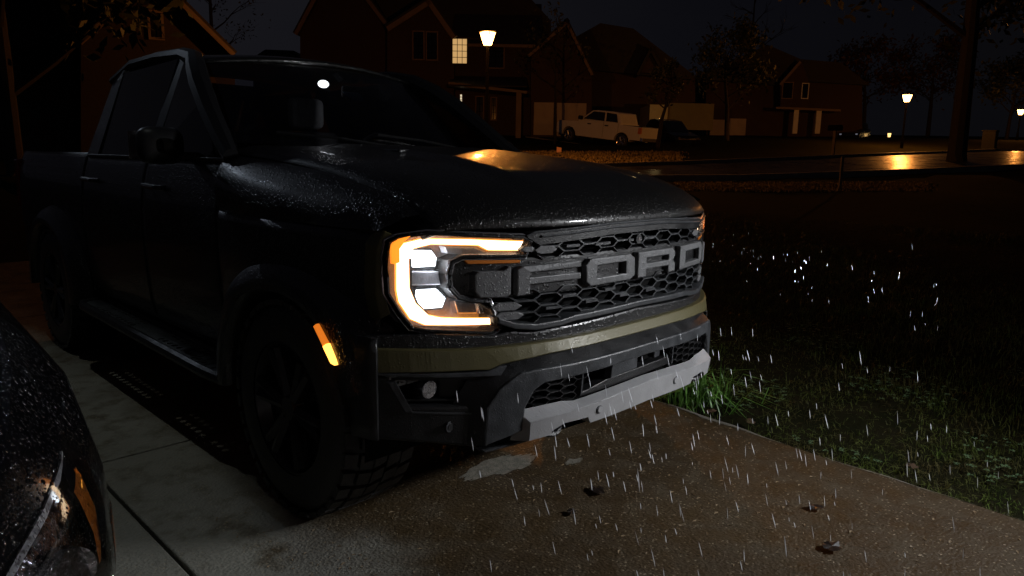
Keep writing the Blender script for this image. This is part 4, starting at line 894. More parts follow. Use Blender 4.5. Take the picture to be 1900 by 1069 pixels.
# ------------------------------------------------------------------ houses
M['shingle'] = mat('dark_shingles', (.030, .026, .025), .75, 0, var=.4, vscale=9, bump=.4, bscale=12)
M['trim'] = mat('painted_trim', (.20, .14, .10), .6, 0, var=.2, vscale=2)
M['darkglass'] = mat('dark_window_glass', (.012, .010, .010), .08, 0, spec=.6)
M['pinkdoor'] = mat('pale_garage_door', (.40, .34, .32), .6, 0, var=.1, vscale=2)
M['lit'] = emit('lit_curtain', (.56, .34, .13), 1.0)
M['lit2'] = emit('lit_sidelight', (.75, .62, .42), 1.0)
class House:
    def __init__(s, name, label, D, cat='house', turn=0.0):
        ya = YAW+R_(turn); s.F = Vector((math.sin(ya), math.cos(ya), 0)); s.R = Vector((math.cos(ya), -math.sin(ya), 0))
        s.D = D; P = CAM+s.F*D; s.o = empty(name, (P.x, P.y, 0), -ya); tag(s.o, label, cat)
    def q(s, u, v, d=0):
        dr = ray(u, v); P = CAM+dr*((s.D+d)/dr.dot(s.F)); return ((P-CAM).dot(s.R), P.z)
    def poly(s, name, px, d0, d1, m, parent=None, bevel=0):
        b = MB(); b.prism([(a, d0, z) for a, z in [s.q(u, v, d0) for u, v in px]], (0, d1-d0, 0)); return b.build(name, m, parent or s.o, bevel=bevel)
    def rake(s, name, p0, p1, d0, d1, th, m, parent=None):
        (a0, z0), (a1, z1) = s.q(*p0, d0), s.q(*p1, d0); dx, dz = a1-a0, z1-z0; L = math.hypot(dx, dz); nx, nz_ = -dz/L*th, dx/L*th
        if nz_ > 0: nx, nz_ = -nx, -nz_
        b = MB(); b.prism([(a0, d0, z0), (a1, d0, z1), (a1+nx, d0, z1+nz_), (a0+nx, d0, z0+nz_)], (0, d1-d0, 0)); return b.build(name, m, parent or s.o)
    def rect(s, u0, v0, u1, v1, d=0):
        (a0, z1), (a1, z0) = s.q(u0, (v0), d), s.q(u1, v1, d); return a0, a1, z0, z1
    def window(s, u0, v0, u1, v1, d, nc, nr, glass, parent, frame=None, th=.07):
        a0, a1, z0, z1 = s.rect(u0, v0, u1, v1, d); t = th
        b = MB(); b.box(a0, a1, d-.06, d, z1-t, z1); b.box(a0, a1, d-.06, d, z0, z0+t); b.box(a0, a0+t, d-.06, d, z0+t, z1-t); b.box(a1-t, a1, d-.06, d, z0+t, z1-t)
        w = b.build('window', frame or M['trim'], parent)
        A0, A1, Z0, Z1 = a0+t, a1-t, z0+t, z1-t
        for i in range(nc):
            for j in range(nr):
                x0, x1 = A0+(A1-A0)*i/nc, A0+(A1-A0)*(i+1)/nc; y0, y1 = Z0+(Z1-Z0)*j/nr, Z0+(Z1-Z0)*(j+1)/nr; e = .018
                b = MB(); b.box(x0+e, x1-e, d-.035, d-.015, y0+e, y1-e); b.build('pane', glass, w)
        b = MB(); b.box(A0, A1, d-.012, d-.004, Z0, Z1); b.build('muntin_backing', M['void'], w)
        return w
    def door(s, u0, v0, u1, v1, d, m, parent, rows=4, cols=4):
        a0, a1, z0, z1 = s.rect(u0, v0, u1, v1, d); b = MB(); b.box(a0, a1, d-.05, d, z0, z1); g_ = b.build('garage_door', m, parent)
        for i in range(cols):
            for j in range(rows):
                w, h = (a1-a0)/cols, (z1-z0)/rows; b = MB(); b.box(a0+i*w+w*.1, a0+(i+1)*w-w*.1, d-.075, d-.05, z0+j*h+h*.12, z0+(j+1)*h-h*.12); b.build('panel', m, g_)
        return g_

h = House('brick_house', 'two storey brick house with front gables, a lit upstairs window and a porch', 46)
wl_ = h.poly('wall', [(557, 275), (557, 62), (623, -78), (722, 47), (722, 275)], 0, 9, M['brick'])
h.rake('roof', (543, 60), (623, -92), -.5, 9, .28, M['shingle']); h.rake('roof', (623, -92), (728, 52), -.5, 9, .28, M['shingle'])
h.rake('fascia', (545, 62), (623, -84), -.56, -.5, .22, M['trim']); h.rake('fascia', (623, -84), (724, 50), -.56, -.5, .22, M['trim'])
w2 = h.poly('wall', [(718, 275), (718, 50), (797, 4), (842, 64), (842, 275)], -.8, 3, M['brick'])
h.rake('roof', (714, 46), (797, -8), -1.3, 6, .25, M['shingle']); h.rake('roof', (797, -8), (848, 66), -1.3, 6, .25, M['shingle'])
h.rake('fascia', (716, 50), (797, -2), -1.37, -1.3, .28, M['trim']); h.rake('fascia', (797, -2), (846, 68), -1.37, -1.3, .28, M['trim'])
w3 = h.poly('wall', [(842, 275), (842, 66), (1000, 84), (1000, 275)], .3, 8, M['brick'])
h.poly('roof', [(640, -95), (930, -62), (1022, 38), (1024, 92), (840, 64), (728, 52)], 2.2, 9.5, M['shingle'])
b = MB(); (ea, ez), (eb, ez2) = h.q(838, 64), h.q(1006, 88); b.prism([(ea, -.1, ez2), (eb, -.1, ez2), (eb, 3, ez2+3), (ea, 3, ez2+3)], (0, .1, .15)); b.build('roof', M['shingle'], h.o)
b = MB(); b.box(ea, eb, -.16, -.1, ez2-.05, ez2+.13); b.build('fascia', M['trim'], h.o)
w4 = h.poly('wall', [(985, 275), (985, 98), (1053, 42), (1098, 132), (1098, 275)], -1.5, 8, M['brick'])
h.rake('roof', (976, 100), (1053, 33), -2, 8, .22, M['shingle']); h.rake('roof', (1053, 33), (1104, 138), -2, 8, .22, M['shingle'])
h.rake('fascia', (979, 102), (1053, 38), -2.06, -2, .16, M['trim']); h.rake('fascia', (1053, 38), (1101, 138), -2.06, -2, .16, M['trim'])
h.door(991, 190, 1026, 251, -1.5, M['pinkdoor'], w4, 4, 2); h.door(1033, 191, 1086, 253, -1.5, M['pinkdoor'], w4, 4, 3)
h.window(765, 57, 788, 112, -.8, 2, 4, M['darkglass'], w2); h.window(790, 58, 813, 113, -.8, 2, 4, M['darkglass'], w2)
h.window(838, 70, 868, 120, -.85, 3, 4, M['lit'], w2, M['black'], .05)
h.window(902, 83, 936, 128, .3, 2, 4, M['darkglass'], w3)
po = h.poly('porch_roof', [(832, 152), (978, 169), (978, 174), (832, 158)], -2.4, .3, M['trim'])
(pa, pz), (pb, pz2) = h.q(832, 152, -2.4), h.q(978, 168, -2.4); b = MB(); b.prism([(pa, -2.5, pz-.25), (pb, -2.5, pz-.25), (pb, .3, pz+.55), (pa, .3, pz+.55)], (0, 0, .08)); b.build('porch_shingles', M['shingle'], po)
for u0, u1, m in ((845, 853, M['brick']), (901, 905, M['white']), (958, 966, M['trim'])):
    a0, a1, z0, z1 = h.rect(u0, 170, u1, 272, -2.3); b = MB(); b.box(a0, a1, -2.3, -2.3+(a1-a0), z0, z1); b.build('porch_column', m, h.o)
h.window(882, 178, 898, 222, .3, 2, 3, M['darkglass'], w3); h.window(910, 180, 922, 224, .3, 2, 3, M['darkglass'], w3)
a0, a1, z0, z1 = h.rect(853, 174, 858, 200, -1.0); b = MB()
h.window(852, 174, 858.5, 202, -1.0, 1, 5, M['lit2'], w3, M['black'], .03)

h2 = House('hip_roofed_house', 'dark hip roofed house with a cream sided garage wing behind the white pickup', 56)
v1 = h2.poly('wall', [(1092, 270), (1092, 120), (1236, 140), (1290, 146), (1290, 190), (1240, 192), (1240, 270)], 0, 8, M['brick'])
h2.poly('roof', [(1066, 70), (1114, 43), (1175, 53), (1290, 141), (1284, 148), (1100, 130)], -.6, 9, M['shingle'])
h2.poly('dormer', [(1184, 134), (1208, 90), (1234, 138)], -1.2, 3, M['brick']); h2.rake('roof', (1181, 138), (1208, 86), -1.6, 3, .2, M['shingle']); h2.rake('roof', (1208, 86), (1238, 142), -1.6, 3, .2, M['shingle'])
def siding(hh, u0, v0, u1, v1, d0, d1, m):
    a0, a1, z0, z1 = hh.rect(u0, v0, u1, v1, d0); b = MB(); b.box(a0, a1, d0, d1, z0, z1); w = b.build('garage_wing', m, hh.o)
    n = 12
    for i in range(n):
        za, zb = z0+(z1-z0)*i/n, z0+(z1-z0)*(i+1)/n; b = MB(); b.prism([(a0, d0-.002, za), (a0, d0-.035, za), (a0, d0-.006, zb-.01), (a0, d0-.002, zb-.01)], (a1-a0, 0, 0)); b.build('siding_board', m, w)
siding(h2, 1206, 194, 1237, 240, -4, 0, M['cream']); siding(h2, 1238, 191, 1322, 242, -3.2, 3, M['shaded_siding'])
wlm = on_plane(1214, 186, 50); b = MB(); b.tube([wlm+Vector((0, 0, -.12)), wlm+Vector((0, 0, .12))], [.06, .10], 10); o = b.build('wall_lamp', M['iron']); tag(o, 'small dark wall lamp above the cream garage wing', 'wall lamp')
ld = bpy.data.lights.new('wall_lamp_light', 'POINT'); lo = bpy.data.objects.new('wall_lamp_light', ld); COL.objects.link(lo); lo.parent = o; lo.location = wlm+Vector((-.3, -.5, -.2))-FH*.3; ld.energy = 11; ld.color = (1, .70, .28); ld.shadow_soft_size = .05

h3 = House('porch_house', 'far house with a dark peaked roof, white porch posts and two pale garage doors', 60)
v3 = h3.poly('wall', [(1310, 262), (1310, 140), (1500, 130), (1600, 150), (1600, 262)], 0, 9, M['brick'])
h3.poly('roof', [(1282, 146), (1424, 83), (1486, 110), (1560, 116), (1615, 158), (1480, 150), (1440, 158)], -.6, 9, M['shingle'])
h3.poly('wall', [(1448, 200), (1448, 150), (1488, 116), (1500, 150), (1500, 200)], -1.5, 2, M['brick'])
h3.rake('fascia', (1446, 156), (1484, 113), -1.7, -1.6, .2, M['trim'])
h3.window(1452, 152, 1470, 184, -1.5, 2, 3, M['darkglass'], v3); h3.window(1488, 154, 1499, 184, -1.5, 1, 3, M['darkglass'], v3, M['white'])
h3.door(1318, 222, 1345, 255, -.2, M['pinkdoor'], v3, 4, 2); h3.door(1354, 220, 1382, 256, -.2, M['pinkdoor'], v3, 4, 2)
for u in (1474, 1516):
    a0, a1, z0, z1 = h3.rect(u, 203, u+5, 248, -2.4); b = MB(); b.box(a0, a1, -2.4, -2.2, z0, z1); b.build('porch_column', M['white'], h3.o)
h3.poly('porch_roof', [(1440, 198), (1560, 203), (1560, 207), (1440, 202)], -2.6, 0, M['trim'])

h4 = House('gabled_house', 'brick house with one steep gable whose eave catches orange light, left of the picture', 24, turn=-27)
v4 = h4.poly('wall', [(150, 320), (150, 70), (286, -48), (436, 98), (436, 320)], 0, 8, M['dark_brick'])
h4.poly('roof', [(-120, 96), (-120, -90), (280, -90), (280, -40), (150, 84)], 1.2, 7, M['shingle']); h4.poly('wall', [(-110, 330), (-110, 94), (152, 82), (152, 330)], 1.4, 7, M['dark_brick'])
h4.rake('roof', (140, 72), (286, -58), -.35, 8, .16, M['shingle']); h4.rake('roof', (286, -58), (440, 96), -.35, 8, .16, M['shingle'])
h4.rake('fascia', (144, 76), (286, -50), -.40, -.35, .13, M['trim']); h4.rake('fascia', (286, -50), (437, 99), -.40, -.35, .13, M['trim'])
h4.window(272, 18, 306, 76, 0, 2, 3, M['darkglass'], v4)
h5 = House('distant_house', 'low dark roofed house far behind, between the gabled house and the brick house', 70)
v5 = h5.poly('wall', [(470, 230), (470, 110), (560, 110), (560, 230)], 0, 8, M['brick']); h5.poly('roof', [(462, 112), (492, 92), (545, 94), (566, 114)], -.5, 8.5, M['shingle'])

# ------------------------------------------------------------------ white pickup on the neighbour's drive, and small far cars
def car_frame(pf, pr, name, Df, Dr):
    F_, Rr = on_plane(*pf, Df), on_plane(*pr, Dr); x = (F_-Rr); wb = x.length; x.normalize(); z = Vector((0, 0, 1)); y = z.cross(x).normalized(); z = x.cross(y)
    o = bpy.data.objects.new(name, None); COL.objects.link(o)
    o.matrix_world = Matrix(((x.x, y.x, z.x, Rr.x), (x.y, y.y, z.y, Rr.y), (x.z, y.z, z.z, Rr.z), (0, 0, 0, 1))); return o, wb
wp, wb = car_frame((1072, 264), (1168, 277), 'white_pickup', 43.2, 40.8)
tag(wp, 'white four door pickup truck parked on a drive in orange lamplight', 'pickup truck')
M['whitecar'] = mat('white_car_paint', (.72, .71, .70), .3, 0, coat=.5, var=.08, vscale=1)
SC = wb/3.68
def side_prism(poly, y0, y1, name, m, par, bevel=.03): 
    b = MB(); b.prism([(x*SC, y0*SC, z*SC) for x, z in poly], (0, (y1-y0)*SC, 0)); return b.build(name, m, par, bevel=bevel)
def arcp(cx, r=.50, z=.40, n=9): return [(cx+r*math.cos(a), z+r*math.sin(a)) for a in np.linspace(0, math.pi, n)]
bodyp = [(-1.20, .55), (-1.22, 1.28), (.20, 1.30), (.20, 1.36), (3.05, 1.36), (3.10, 1.26), (4.45, 1.18), (4.62, 1.05), (4.62, .50)]+[(x, max(.42, z)) for x, z in arcp(3.68)]+[(3.15, .42), (.52, .42)]+[(x, max(.42, z)) for x, z in arcp(0)]+[(-.55, .55)]
side_prism(bodyp, -1.0, 1.0, 'body', M['whitecar'], wp)
side_prism([(.18, 1.35), (.42, 1.92), (.75, 1.97), (1.9, 1.97), (2.25, 1.92), (3.05, 1.36)], -.88, .88, 'cab', M['whitecar'], wp, .05)
for y in (-.885, .885):
    y0, y1 = (y-.012, y+.012)
    side_prism([(.42, 1.40), (.55, 1.85), (1.22, 1.88), (1.22, 1.40)], y0, y1, 'side_window', M['darkglass'], wp, 0); side_prism([(1.34, 1.40), (1.34, 1.88), (2.12, 1.88), (2.80, 1.42)], y0, y1, 'side_window', M['darkglass'], wp, 0)
side_prism([(-1.12, 1.285), (.10, 1.285), (.10, 1.31), (-1.12, 1.31)], -.85, .85, 'bed_cover', M['black'], wp, 0)
for y in (-1.02, 1.0):
    for x in (.95, 2.15): side_prism([(x, 1.14), (x+.24, 1.14), (x+.24, 1.20), (x, 1.20)], y, y+.025, 'door_handle', M['black'], wp, 0)
    for x in (.28, 1.28): side_prism([(x, .50), (x+.012, .50), (x+.012, 1.34), (x, 1.34)], y+.008, y+.012, 'door_seam', M['black'], wp, 0)
    side_prism([(-1.22, .92), (-1.22, 1.25), (-1.04, 1.25), (-1.04, .92)], y*.93-.02, y*.93+.10 if y > 0 else y*.93+.04, 'tail_lamp', M['slit'], wp, 0)
    b = MB(); b.box(2.75*SC, 2.95*SC, (1.0 if y > 0 else -1.25)*SC, (1.25 if y > 0 else -1.0)*SC, 1.36*SC, 1.58*SC); b.build('door_mirror', M['black'], wp, bevel=.04)
side_prism([(2.32, 1.88), (2.30, 1.92), (3.06, 1.40), (3.02, 1.38)], -.78, .78, 'windshield', M['darkglass'], wp, 0)
side_prism([(-1.36, .52), (-1.36, .72), (-1.2, .72), (-1.2, .52)], -.95, .95, 'rear_bumper', M['chrome'], wp, .02)
for x in (0, 3.68):
    for y in (-.86, .86):
        b = MB(); b.tube([(x*SC, (y-.13)*SC, .40*SC), (x*SC, (y+.13)*SC, .40*SC)], .40*SC, 24); w = b.build('wheel', M['rubber'], wp, smooth=True, bevel=.02)
        b = MB(); sg = 1 if y > 0 else -1
        for a in np.linspace(0, 2*math.pi, 6)[:-1]: b.tube([(x*SC, (y+sg*.135)*SC, .40*SC), (x*SC+.25*SC*math.cos(a), (y+sg*.14)*SC, .40*SC+.25*SC*math.sin(a))], .045*SC, 6)
        b.tube([(x*SC+.26*SC*math.cos(a), (y+sg*.135)*SC, .40*SC+.26*SC*math.sin(a)) for a in np.linspace(0, 2*math.pi, 17)], .03*SC, 6, cap=False); b.build('rim', M['chrome'], w)
# its drive
b = MB()
def pad(u, v_):
    p = wp.matrix_world @ Vector((-3.2+u*9.5, -1.7+v_*3.4, -.01)); return p
b.grid(lambda u, v_: pad(u, v_), list(np.linspace(0, 1, 8)), [0, .5, 1]); tag(b.build('neighbour_drive', M['conc_l'], solid=.05), kind='structure')
def small_car(pf, pr, Df, Dr, label, m, lens=None):
    o, wb = car_frame(pf, pr, 'parked_car', Df, Dr); k = wb/2.7; tag(o, label, 'car', 'cars parked far off')
    def pr_(poly, y0, y1, name, m_, bev=.03):
        b = MB(); b.prism([(x*k, y0*k, z*k) for x, z in poly], (0, (y1-y0)*k, 0)); return b.build(name, m_, o, bevel=bev)
    pr_([(-.95, .35), (-1.0, .90), (-.6, 1.0), (2.4, .98), (3.3, .86), (3.5, .70), (3.5, .32)], -.9, .9, 'body', m, .06)
    pr_([(-.7, .99), (-.2, 1.50), (.3, 1.58), (1.3, 1.56), (2.35, .98)], -.76, .76, 'cabin', m, .06)
    for y in (-.765, .765): pr_([(-.35, 1.06), (-.05, 1.42), (1.25, 1.46), (1.95, 1.06)], y-.008, y+.008, 'side_window', M['darkglass'], 0)
    for x in (0, 2.7):
        for y in (-.8, .8):
            b = MB(); b.tube([(x*k, (y-.1)*k, .32*k), (x*k, (y+.1)*k, .32*k)], .32*k, 18); b.build('wheel', M['rubber'], o)
    for y in (-.65, .65):
        b = MB(); b.box(3.44*k, 3.52*k, (y-.08)*k, (y+.08)*k, .68*k, .78*k); b.build('headlight', lens or M['chrome'], o)
    return o
small_car((1262, 276), (1222, 266), 43, 45.4, 'dark car parked just beyond the tail of the white pickup', M['carblack'])
small_car((1577, 264), (1590, 261), 60, 62, 'dim car with two faint white lamps across the wet road', M['carblack'], emit('faint_headlamp', (.5, .6, .8), .16))

# ------------------------------------------------------------------ small things on the lawns
pb_ = ground_at(1558, 351); ptop = on_plane(1563, 292, (pb_-CAM).dot(FH))
o = empty('marker_post', (pb_.x, pb_.y, Hs(pb_.x, pb_.y))); tag(o, 'short wooden post standing alone on the lawn before the wet road', 'post')
b = MB(); hh = ptop.z-pb_.z; b.tube([(0, 0, -.1), ((ptop-pb_).x*.3, (ptop-pb_).y*.3, hh)], .032, 8); b.build('post_shaft', M['wood'], o)
b = MB(); b.tube([((ptop-pb_).x*.3, (ptop-pb_).y*.3, hh-.01), ((ptop-pb_).x*.3, (ptop-pb_).y*.3, hh+.02)], [.036, .02], 8); b.build('post_cap', M['wood'], o)
p = ground_at(1032, 297); o = empty('lawn_marker', (p.x, p.y, Hs(p.x, p.y))); tag(o, 'small pink marker flag on a wire in the orange lit lawn', 'marker flag')
b = MB(); b.tube([(0, 0, -.05), (0, 0, .42)], .006, 6); b.build('wire', M['iron'], o)
b = MB(); b.prism([(0, 0, .24), (.16*RH.x, .16*RH.y, .26), (.16*RH.x, .16*RH.y, .40), (0, 0, .42)], (.003, .003, 0)); b.build('flag', mat('pink_vinyl', (.30, .16, .13), .5), o)
p = ground_at(1545, 289); o = empty('mailbox', (p.x, p.y, Hs(p.x, p.y))); tag(o, 'dark mailbox on a post at the far kerb of the wet road', 'mailbox')
b = MB(); b.box(-.05, .05, -.05, .05, -.1, 1.0); b.build('post', M['wood'], o)
b = MB(); b.prism([(-.13, -.25, 1.0), (.13, -.25, 1.0), (.13, -.25, 1.14), (.09, -.25, 1.22), (-.09, -.25, 1.22), (-.13, -.25, 1.14)], (0, .5, 0)); b.build('letter_box', M['iron'], o)
p = ground_at(1834, 279); o = empty('wheelie_bin', (p.x, p.y, Hs(p.x, p.y))); tag(o, 'dark wheeled bin at the kerb under the farthest lamp', 'bin')
b = MB(); b.prism([(-.30, -.30, 0), (.30, -.30, 0), (.36, -.30, 1.0), (-.36, -.30, 1.0)], (0, .6, 0)); b.build('bin_body', M['black'], o); b = MB(); b.box(-.38, .38, -.34, .34, 1.0, 1.06); b.build('lid', M['black'], o, bevel=.02)
P = on_plane(1650, 251, 64); b = MB(); b.tube([P+Vector((0, 0, -.16)), P+Vector((0, 0, .16))], [.10, .15], 8); o = b.build('porch_lamp', emit('porch_bulb', (1, .6, .2), 2.2)); tag(o, 'tiny warm porch lamp far off, below the middle street lamp', 'porch lamp')

# ------------------------------------------------------------------ trees
M['bark'] = mat('dark_bark', (.022, .016, .012), .85, 0, var=.5, vscale=10, bump=.6, bscale=30)
M['leaf'] = mat('dark_leaves', (.045, .055, .020), .6, 0, var=.6, vscale=3)
M['leaf_red'] = mat('autumn_leaves', (.085, .040, .018), .6, 0, var=.6, vscale=3)
def tree(u, vb, D, height, spread, label, name='tree', leaves=1500, leafm=None, lsize=.16, trunk_r=.16, crown_lo=.35, seed=1, group=None, dens=1.0, fork=5):
    r = random.Random(seed); P = on_plane(u, vb, D); gz = Hs(P.x, P.y); o = empty(name, (P.x, P.y, gz)); tag(o, label, 'tree', group)
    b = MB(); tips = []
    lean = (r.uniform(-.3, .3), r.uniform(-.3, .3)); tt = [(0, 0, -.3), (0, 0, .02*height), (lean[0]*.3, lean[1]*.3, height*.35), (lean[0], lean[1], height*.65), (lean[0]*1.2, lean[1]*1.2, height*.95)]
    b.tube(tt, [trunk_r*1.25, trunk_r, trunk_r*.8, trunk_r*.5, trunk_r*.12], 9); tr = b.build('trunk', M['bark'], o, smooth=True)
    b = MB()
    def grow(p, d, L, rad, lev):
        q = p+d*L; mid = p+d*L*.5+Vector((r.uniform(-1, 1), r.uniform(-1, 1), r.uniform(-.3, .6)))*L*.07
        b.tube([p, mid, q], [rad, rad*.75, rad*.45], 5, cap=False)
        if lev == 0: tips.append(q); return
        for k in range(r.choice((2, 3))):
            nd = (d+Vector((r.uniform(-1, 1), r.uniform(-1, 1), r.uniform(-.35, .8)))*.75).normalized(); grow(p+d*L*r.uniform(.55, 1), nd, L*r.uniform(.55, .8), rad*.5, lev-1)
        tips.append(q)
    for k in range(9):
        f = crown_lo+(.9-crown_lo)*k/8; a = k*2.4+r.uniform(-.4, .4); z = height*f
        d = Vector((math.cos(a), math.sin(a), r.uniform(.35, .9)+.3*f)).normalized(); grow(Vector((lean[0]*f, lean[1]*f, z)), d, spread*(1.05-f*.55)*r.uniform(.5, .75), trunk_r*.42*(1.1-f*.6), 3)
    b.build('branches', M['bark'], o, normals=False)
    if leaves:
        k = np.random.default_rng(seed); T = np.array([tuple(t) for t in tips]); n = leaves
        c = T[k.integers(0, len(T), n)]+k.normal(0, spread*.10, (n, 3)); a1 = k.normal(size=(n, 3)); a1 /= np.linalg.norm(a1, axis=1)[:, None]; a2 = np.cross(a1, k.normal(size=(n, 3))); a2 /= np.linalg.norm(a2, axis=1)[:, None]
        s1 = (lsize*k.uniform(.5, 1.2, n))[:, None]; V = np.stack([c-a1*s1, c+a2*s1*.45, c+a1*s1, c-a2*s1*.45], 1).reshape(-1, 3)
        me = bpy.data.meshes.new('crown'); me.from_pydata(V.tolist(), [], np.arange(n*4).reshape(-1, 4).tolist()); me.materials.append(leafm or M['leaf'])
        co = fin(bpy.data.objects.new('crown', me), o); co['kind'] = 'stuff'
    return o
tree(30, 330, 17, 8.5, 4.2, 'dark dense tree at the left edge behind the truck bed', leaves=9000, lsize=.2, seed=41, trunk_r=.2, crown_lo=.2)
tree(1385, 240, 74, 15, 4.2, 'tall bare tree rising behind the porch house roof', leaves=0, seed=3, trunk_r=.22)
tree(402, 230, 44, 12, 3.6, 'bare tree against the paler sky between the gabled and brick houses', leaves=500, lsize=.12, seed=5, trunk_r=.16)
tree(1348, 262, 44, 5.4, 3.0, 'dark leafy tree in front of the pale garage doors', leaves=2600, seed=8, trunk_r=.15, crown_lo=.30)
tree(1030, 262, 40, 6.2, 2.6, 'thin double leafed tree before the garage doors of the brick house', leaves=350, lsize=.12, seed=12, trunk_r=.09, crown_lo=.4)
tree(1219, 292, 35, 3.8, 1.3, 'small dark tree with a slim trunk right of the white pickup', leaves=700, lsize=.12, seed=15, trunk_r=.11, crown_lo=.45)
tree(1772, 318, 25, 11.5, 7.4, 'big dark tree with a thick trunk at the right side', leaves=26000, lsize=.20, seed=21, trunk_r=.30, crown_lo=.27)
tree(1600, 262, 68, 7, 4.0, 'rust leaved tree far off, left of the middle street lamp', leaves=2200, leafm=M['leaf_red'], lsize=.22, seed=25, trunk_r=.2, group=None)
tree(1720, 262, 70, 8, 4.2, 'dim tree far off, right of the middle street lamp', leaves=2200, leafm=M['leaf_red'], lsize=.22, seed=27, trunk_r=.2)
tree(1865, 276, 62, 5.0, 3.2, 'lamp lit tree beneath the farthest street lamp', leaves=2200, lsize=.2, seed=31, trunk_r=.15)

# ------------------------------------------------------------------ grass
M['grass'] = mat('lawn_grass', (.075, .125, .020), .5, 0, spec=.15, var=.75, vscale=3.2, var_col=(.085, .066, .026))
M['lamplit_grass'] = mat('lamplit_grass', (.24, .18, .085), .7, 0, spec=.2, var=.6, vscale=4)  # paler grass for the lamplit lawn, brightness put into the colour
M['grass_lush'] = mat('lush_grass', (.12, .27, .045), .4, 0, var=.4, vscale=9)
def blades(name, xy, lng, wid, m, seed, lean=.6, kind='stuff', label=None, cat=None, clump=None):
    k = np.random.default_rng(seed); n = len(xy); z = H(xy[:, 0], xy[:, 1])-.045; a = k.uniform(0, 2*np.pi, n); L = lng*k.uniform(.45, 1.25, n); w = wid*k.uniform(.6, 1.3, n)
    dx, dy = np.cos(a), np.sin(a); le = np.abs(k.normal(0, lean, n)); B = np.stack([xy[:, 0], xy[:, 1], z], 1); Dv = np.stack([dx, dy, 0*dx], 1); S = np.stack([-dy, dx, 0*dx], 1)*w[:, None]
    up = np.array([0, 0, 1.0]); mid = B+up*(L*.55)[:, None]+Dv*(L*le*.25)[:, None]; tip = B+up*(L*np.clip(1-le*.45, .2, 1))[:, None]+Dv*(L*le*.9)[:, None]
    V = np.stack([B-S, B+S, mid+S*.8, mid-S*.8, tip], 1).reshape(-1, 3); idx = np.arange(n)[:, None]*5
    f4 = (idx+np.array([[0, 1, 2, 3]])).tolist(); f3 = (idx+np.array([[3, 2, 4]])).tolist()
    me = bpy.data.meshes.new(name); me.from_pydata(V.tolist(), [], f4+f3); me.materials.append(m); o = fin(bpy.data.objects.new(name, me)); 
    if kind: o['kind'] = kind
    if label: tag(o, label, cat)
    return o
def scatter(n, x0, x1, y0, y1, seed, pw=2.2):
    k = np.random.default_rng(seed); x = x0+(x1-x0)*k.uniform(0, 1, n)**pw; y = y0+(y1-y0)*k.uniform(0, 1, n); e = np.array([edge_x(v) for v in y])
    return np.stack([x, y], 1)[x > e-.012+.03*np.abs(np.sin(y*9))*np.abs(np.sin(y*23))]
xy = scatter(160000, .95, 8, -2.2, 5.5, 2, 2.0)
dirt = ground_at(1345, 765); dd = (xy[:, 0]-dirt.x)**2/.22**2+(xy[:, 1]-dirt.y)**2/.20**2
keep = (dd > 1) | (np.random.default_rng(5).uniform(size=len(xy)) > .8); xy = xy[keep]
# patches thin out where the soil shows
pn = np.sin(xy[:, 0]*4.1+1.3*np.sin(xy[:, 1]*2.7))*np.sin(xy[:, 1]*3.3+xy[:, 0]); xy = xy[np.random.default_rng(6).uniform(size=len(xy)) < .65+.35*pn]
blades('grass', xy, .062, .0019, M['grass'], 3, 1.05)
k = np.random.default_rng(8); cr_ = np.array([tuple(ground_at(u, v))[:2] for u, v in zip(k.uniform(1250, 1720, 2200), k.uniform(337, 352, 2200))]); cr2 = np.repeat(cr_, 7, 0)+k.normal(0, .10, (len(cr_)*7, 2)); blades('grass', cr2, .07, .012, M['lamplit_grass'], 9, 1.2)
c2 = np.array([tuple(ground_at(u, v))[:2] for u, v in zip(k.uniform(960, 1260, 1800), k.uniform(280, 303, 1800))]); c3 = np.repeat(c2, 5, 0)+k.normal(0, .18, (len(c2)*5, 2)); blades('grass', c3, .10, .018, M['lamplit_grass'], 10, 1.2)
# lush tuft by the bumper
tc_ = ground_at(1283, 738); n = 210; tx = np.stack([k.normal(tc_.x+.05, .085, n), k.normal(tc_.y-.02, .11, n)], 1); tx = tx[tx[:, 0] > np.array([edge_x(v) for v in tx[:, 1]])+.0]
blades('grass_tuft', tx, .25, .0045, M['grass_lush'], 12, .95, None, 'lush bright green grass tuft beside the truck bumper at the driveway edge', 'grass tuft')
# clover leaves among the grass
cl = scatter(2600, 1.15, 3.2, -1.6, 1.8, 14, 1.3); cn = np.sin(cl[:, 0]*5)*np.sin(cl[:, 1]*4.3); cl = cl[cn > .25]; b = MB()
for x, y in cl:
    z = Hs(x, y)+k.uniform(0, .03); a0 = k.uniform(0, 6.28); s_ = k.uniform(.006, .011)
    for j in range(3):
        a = a0+j*2.09; c = (x+math.cos(a)*s_, y+math.sin(a)*s_); b.add([(x, y, z), (c[0]-math.sin(a)*s_*.7, c[1]+math.cos(a)*s_*.7, z+.003), (c[0]+math.cos(a)*s_*.7, c[1]+math.sin(a)*s_*.7, z+.001), (c[0]+math.sin(a)*s_*.7, c[1]-math.cos(a)*s_*.7, z+.003)], [(0, 1, 2, 3)])
tag(b.build('clover', mat('clover', (.07, .13, .06), .5), normals=False), kind='stuff')
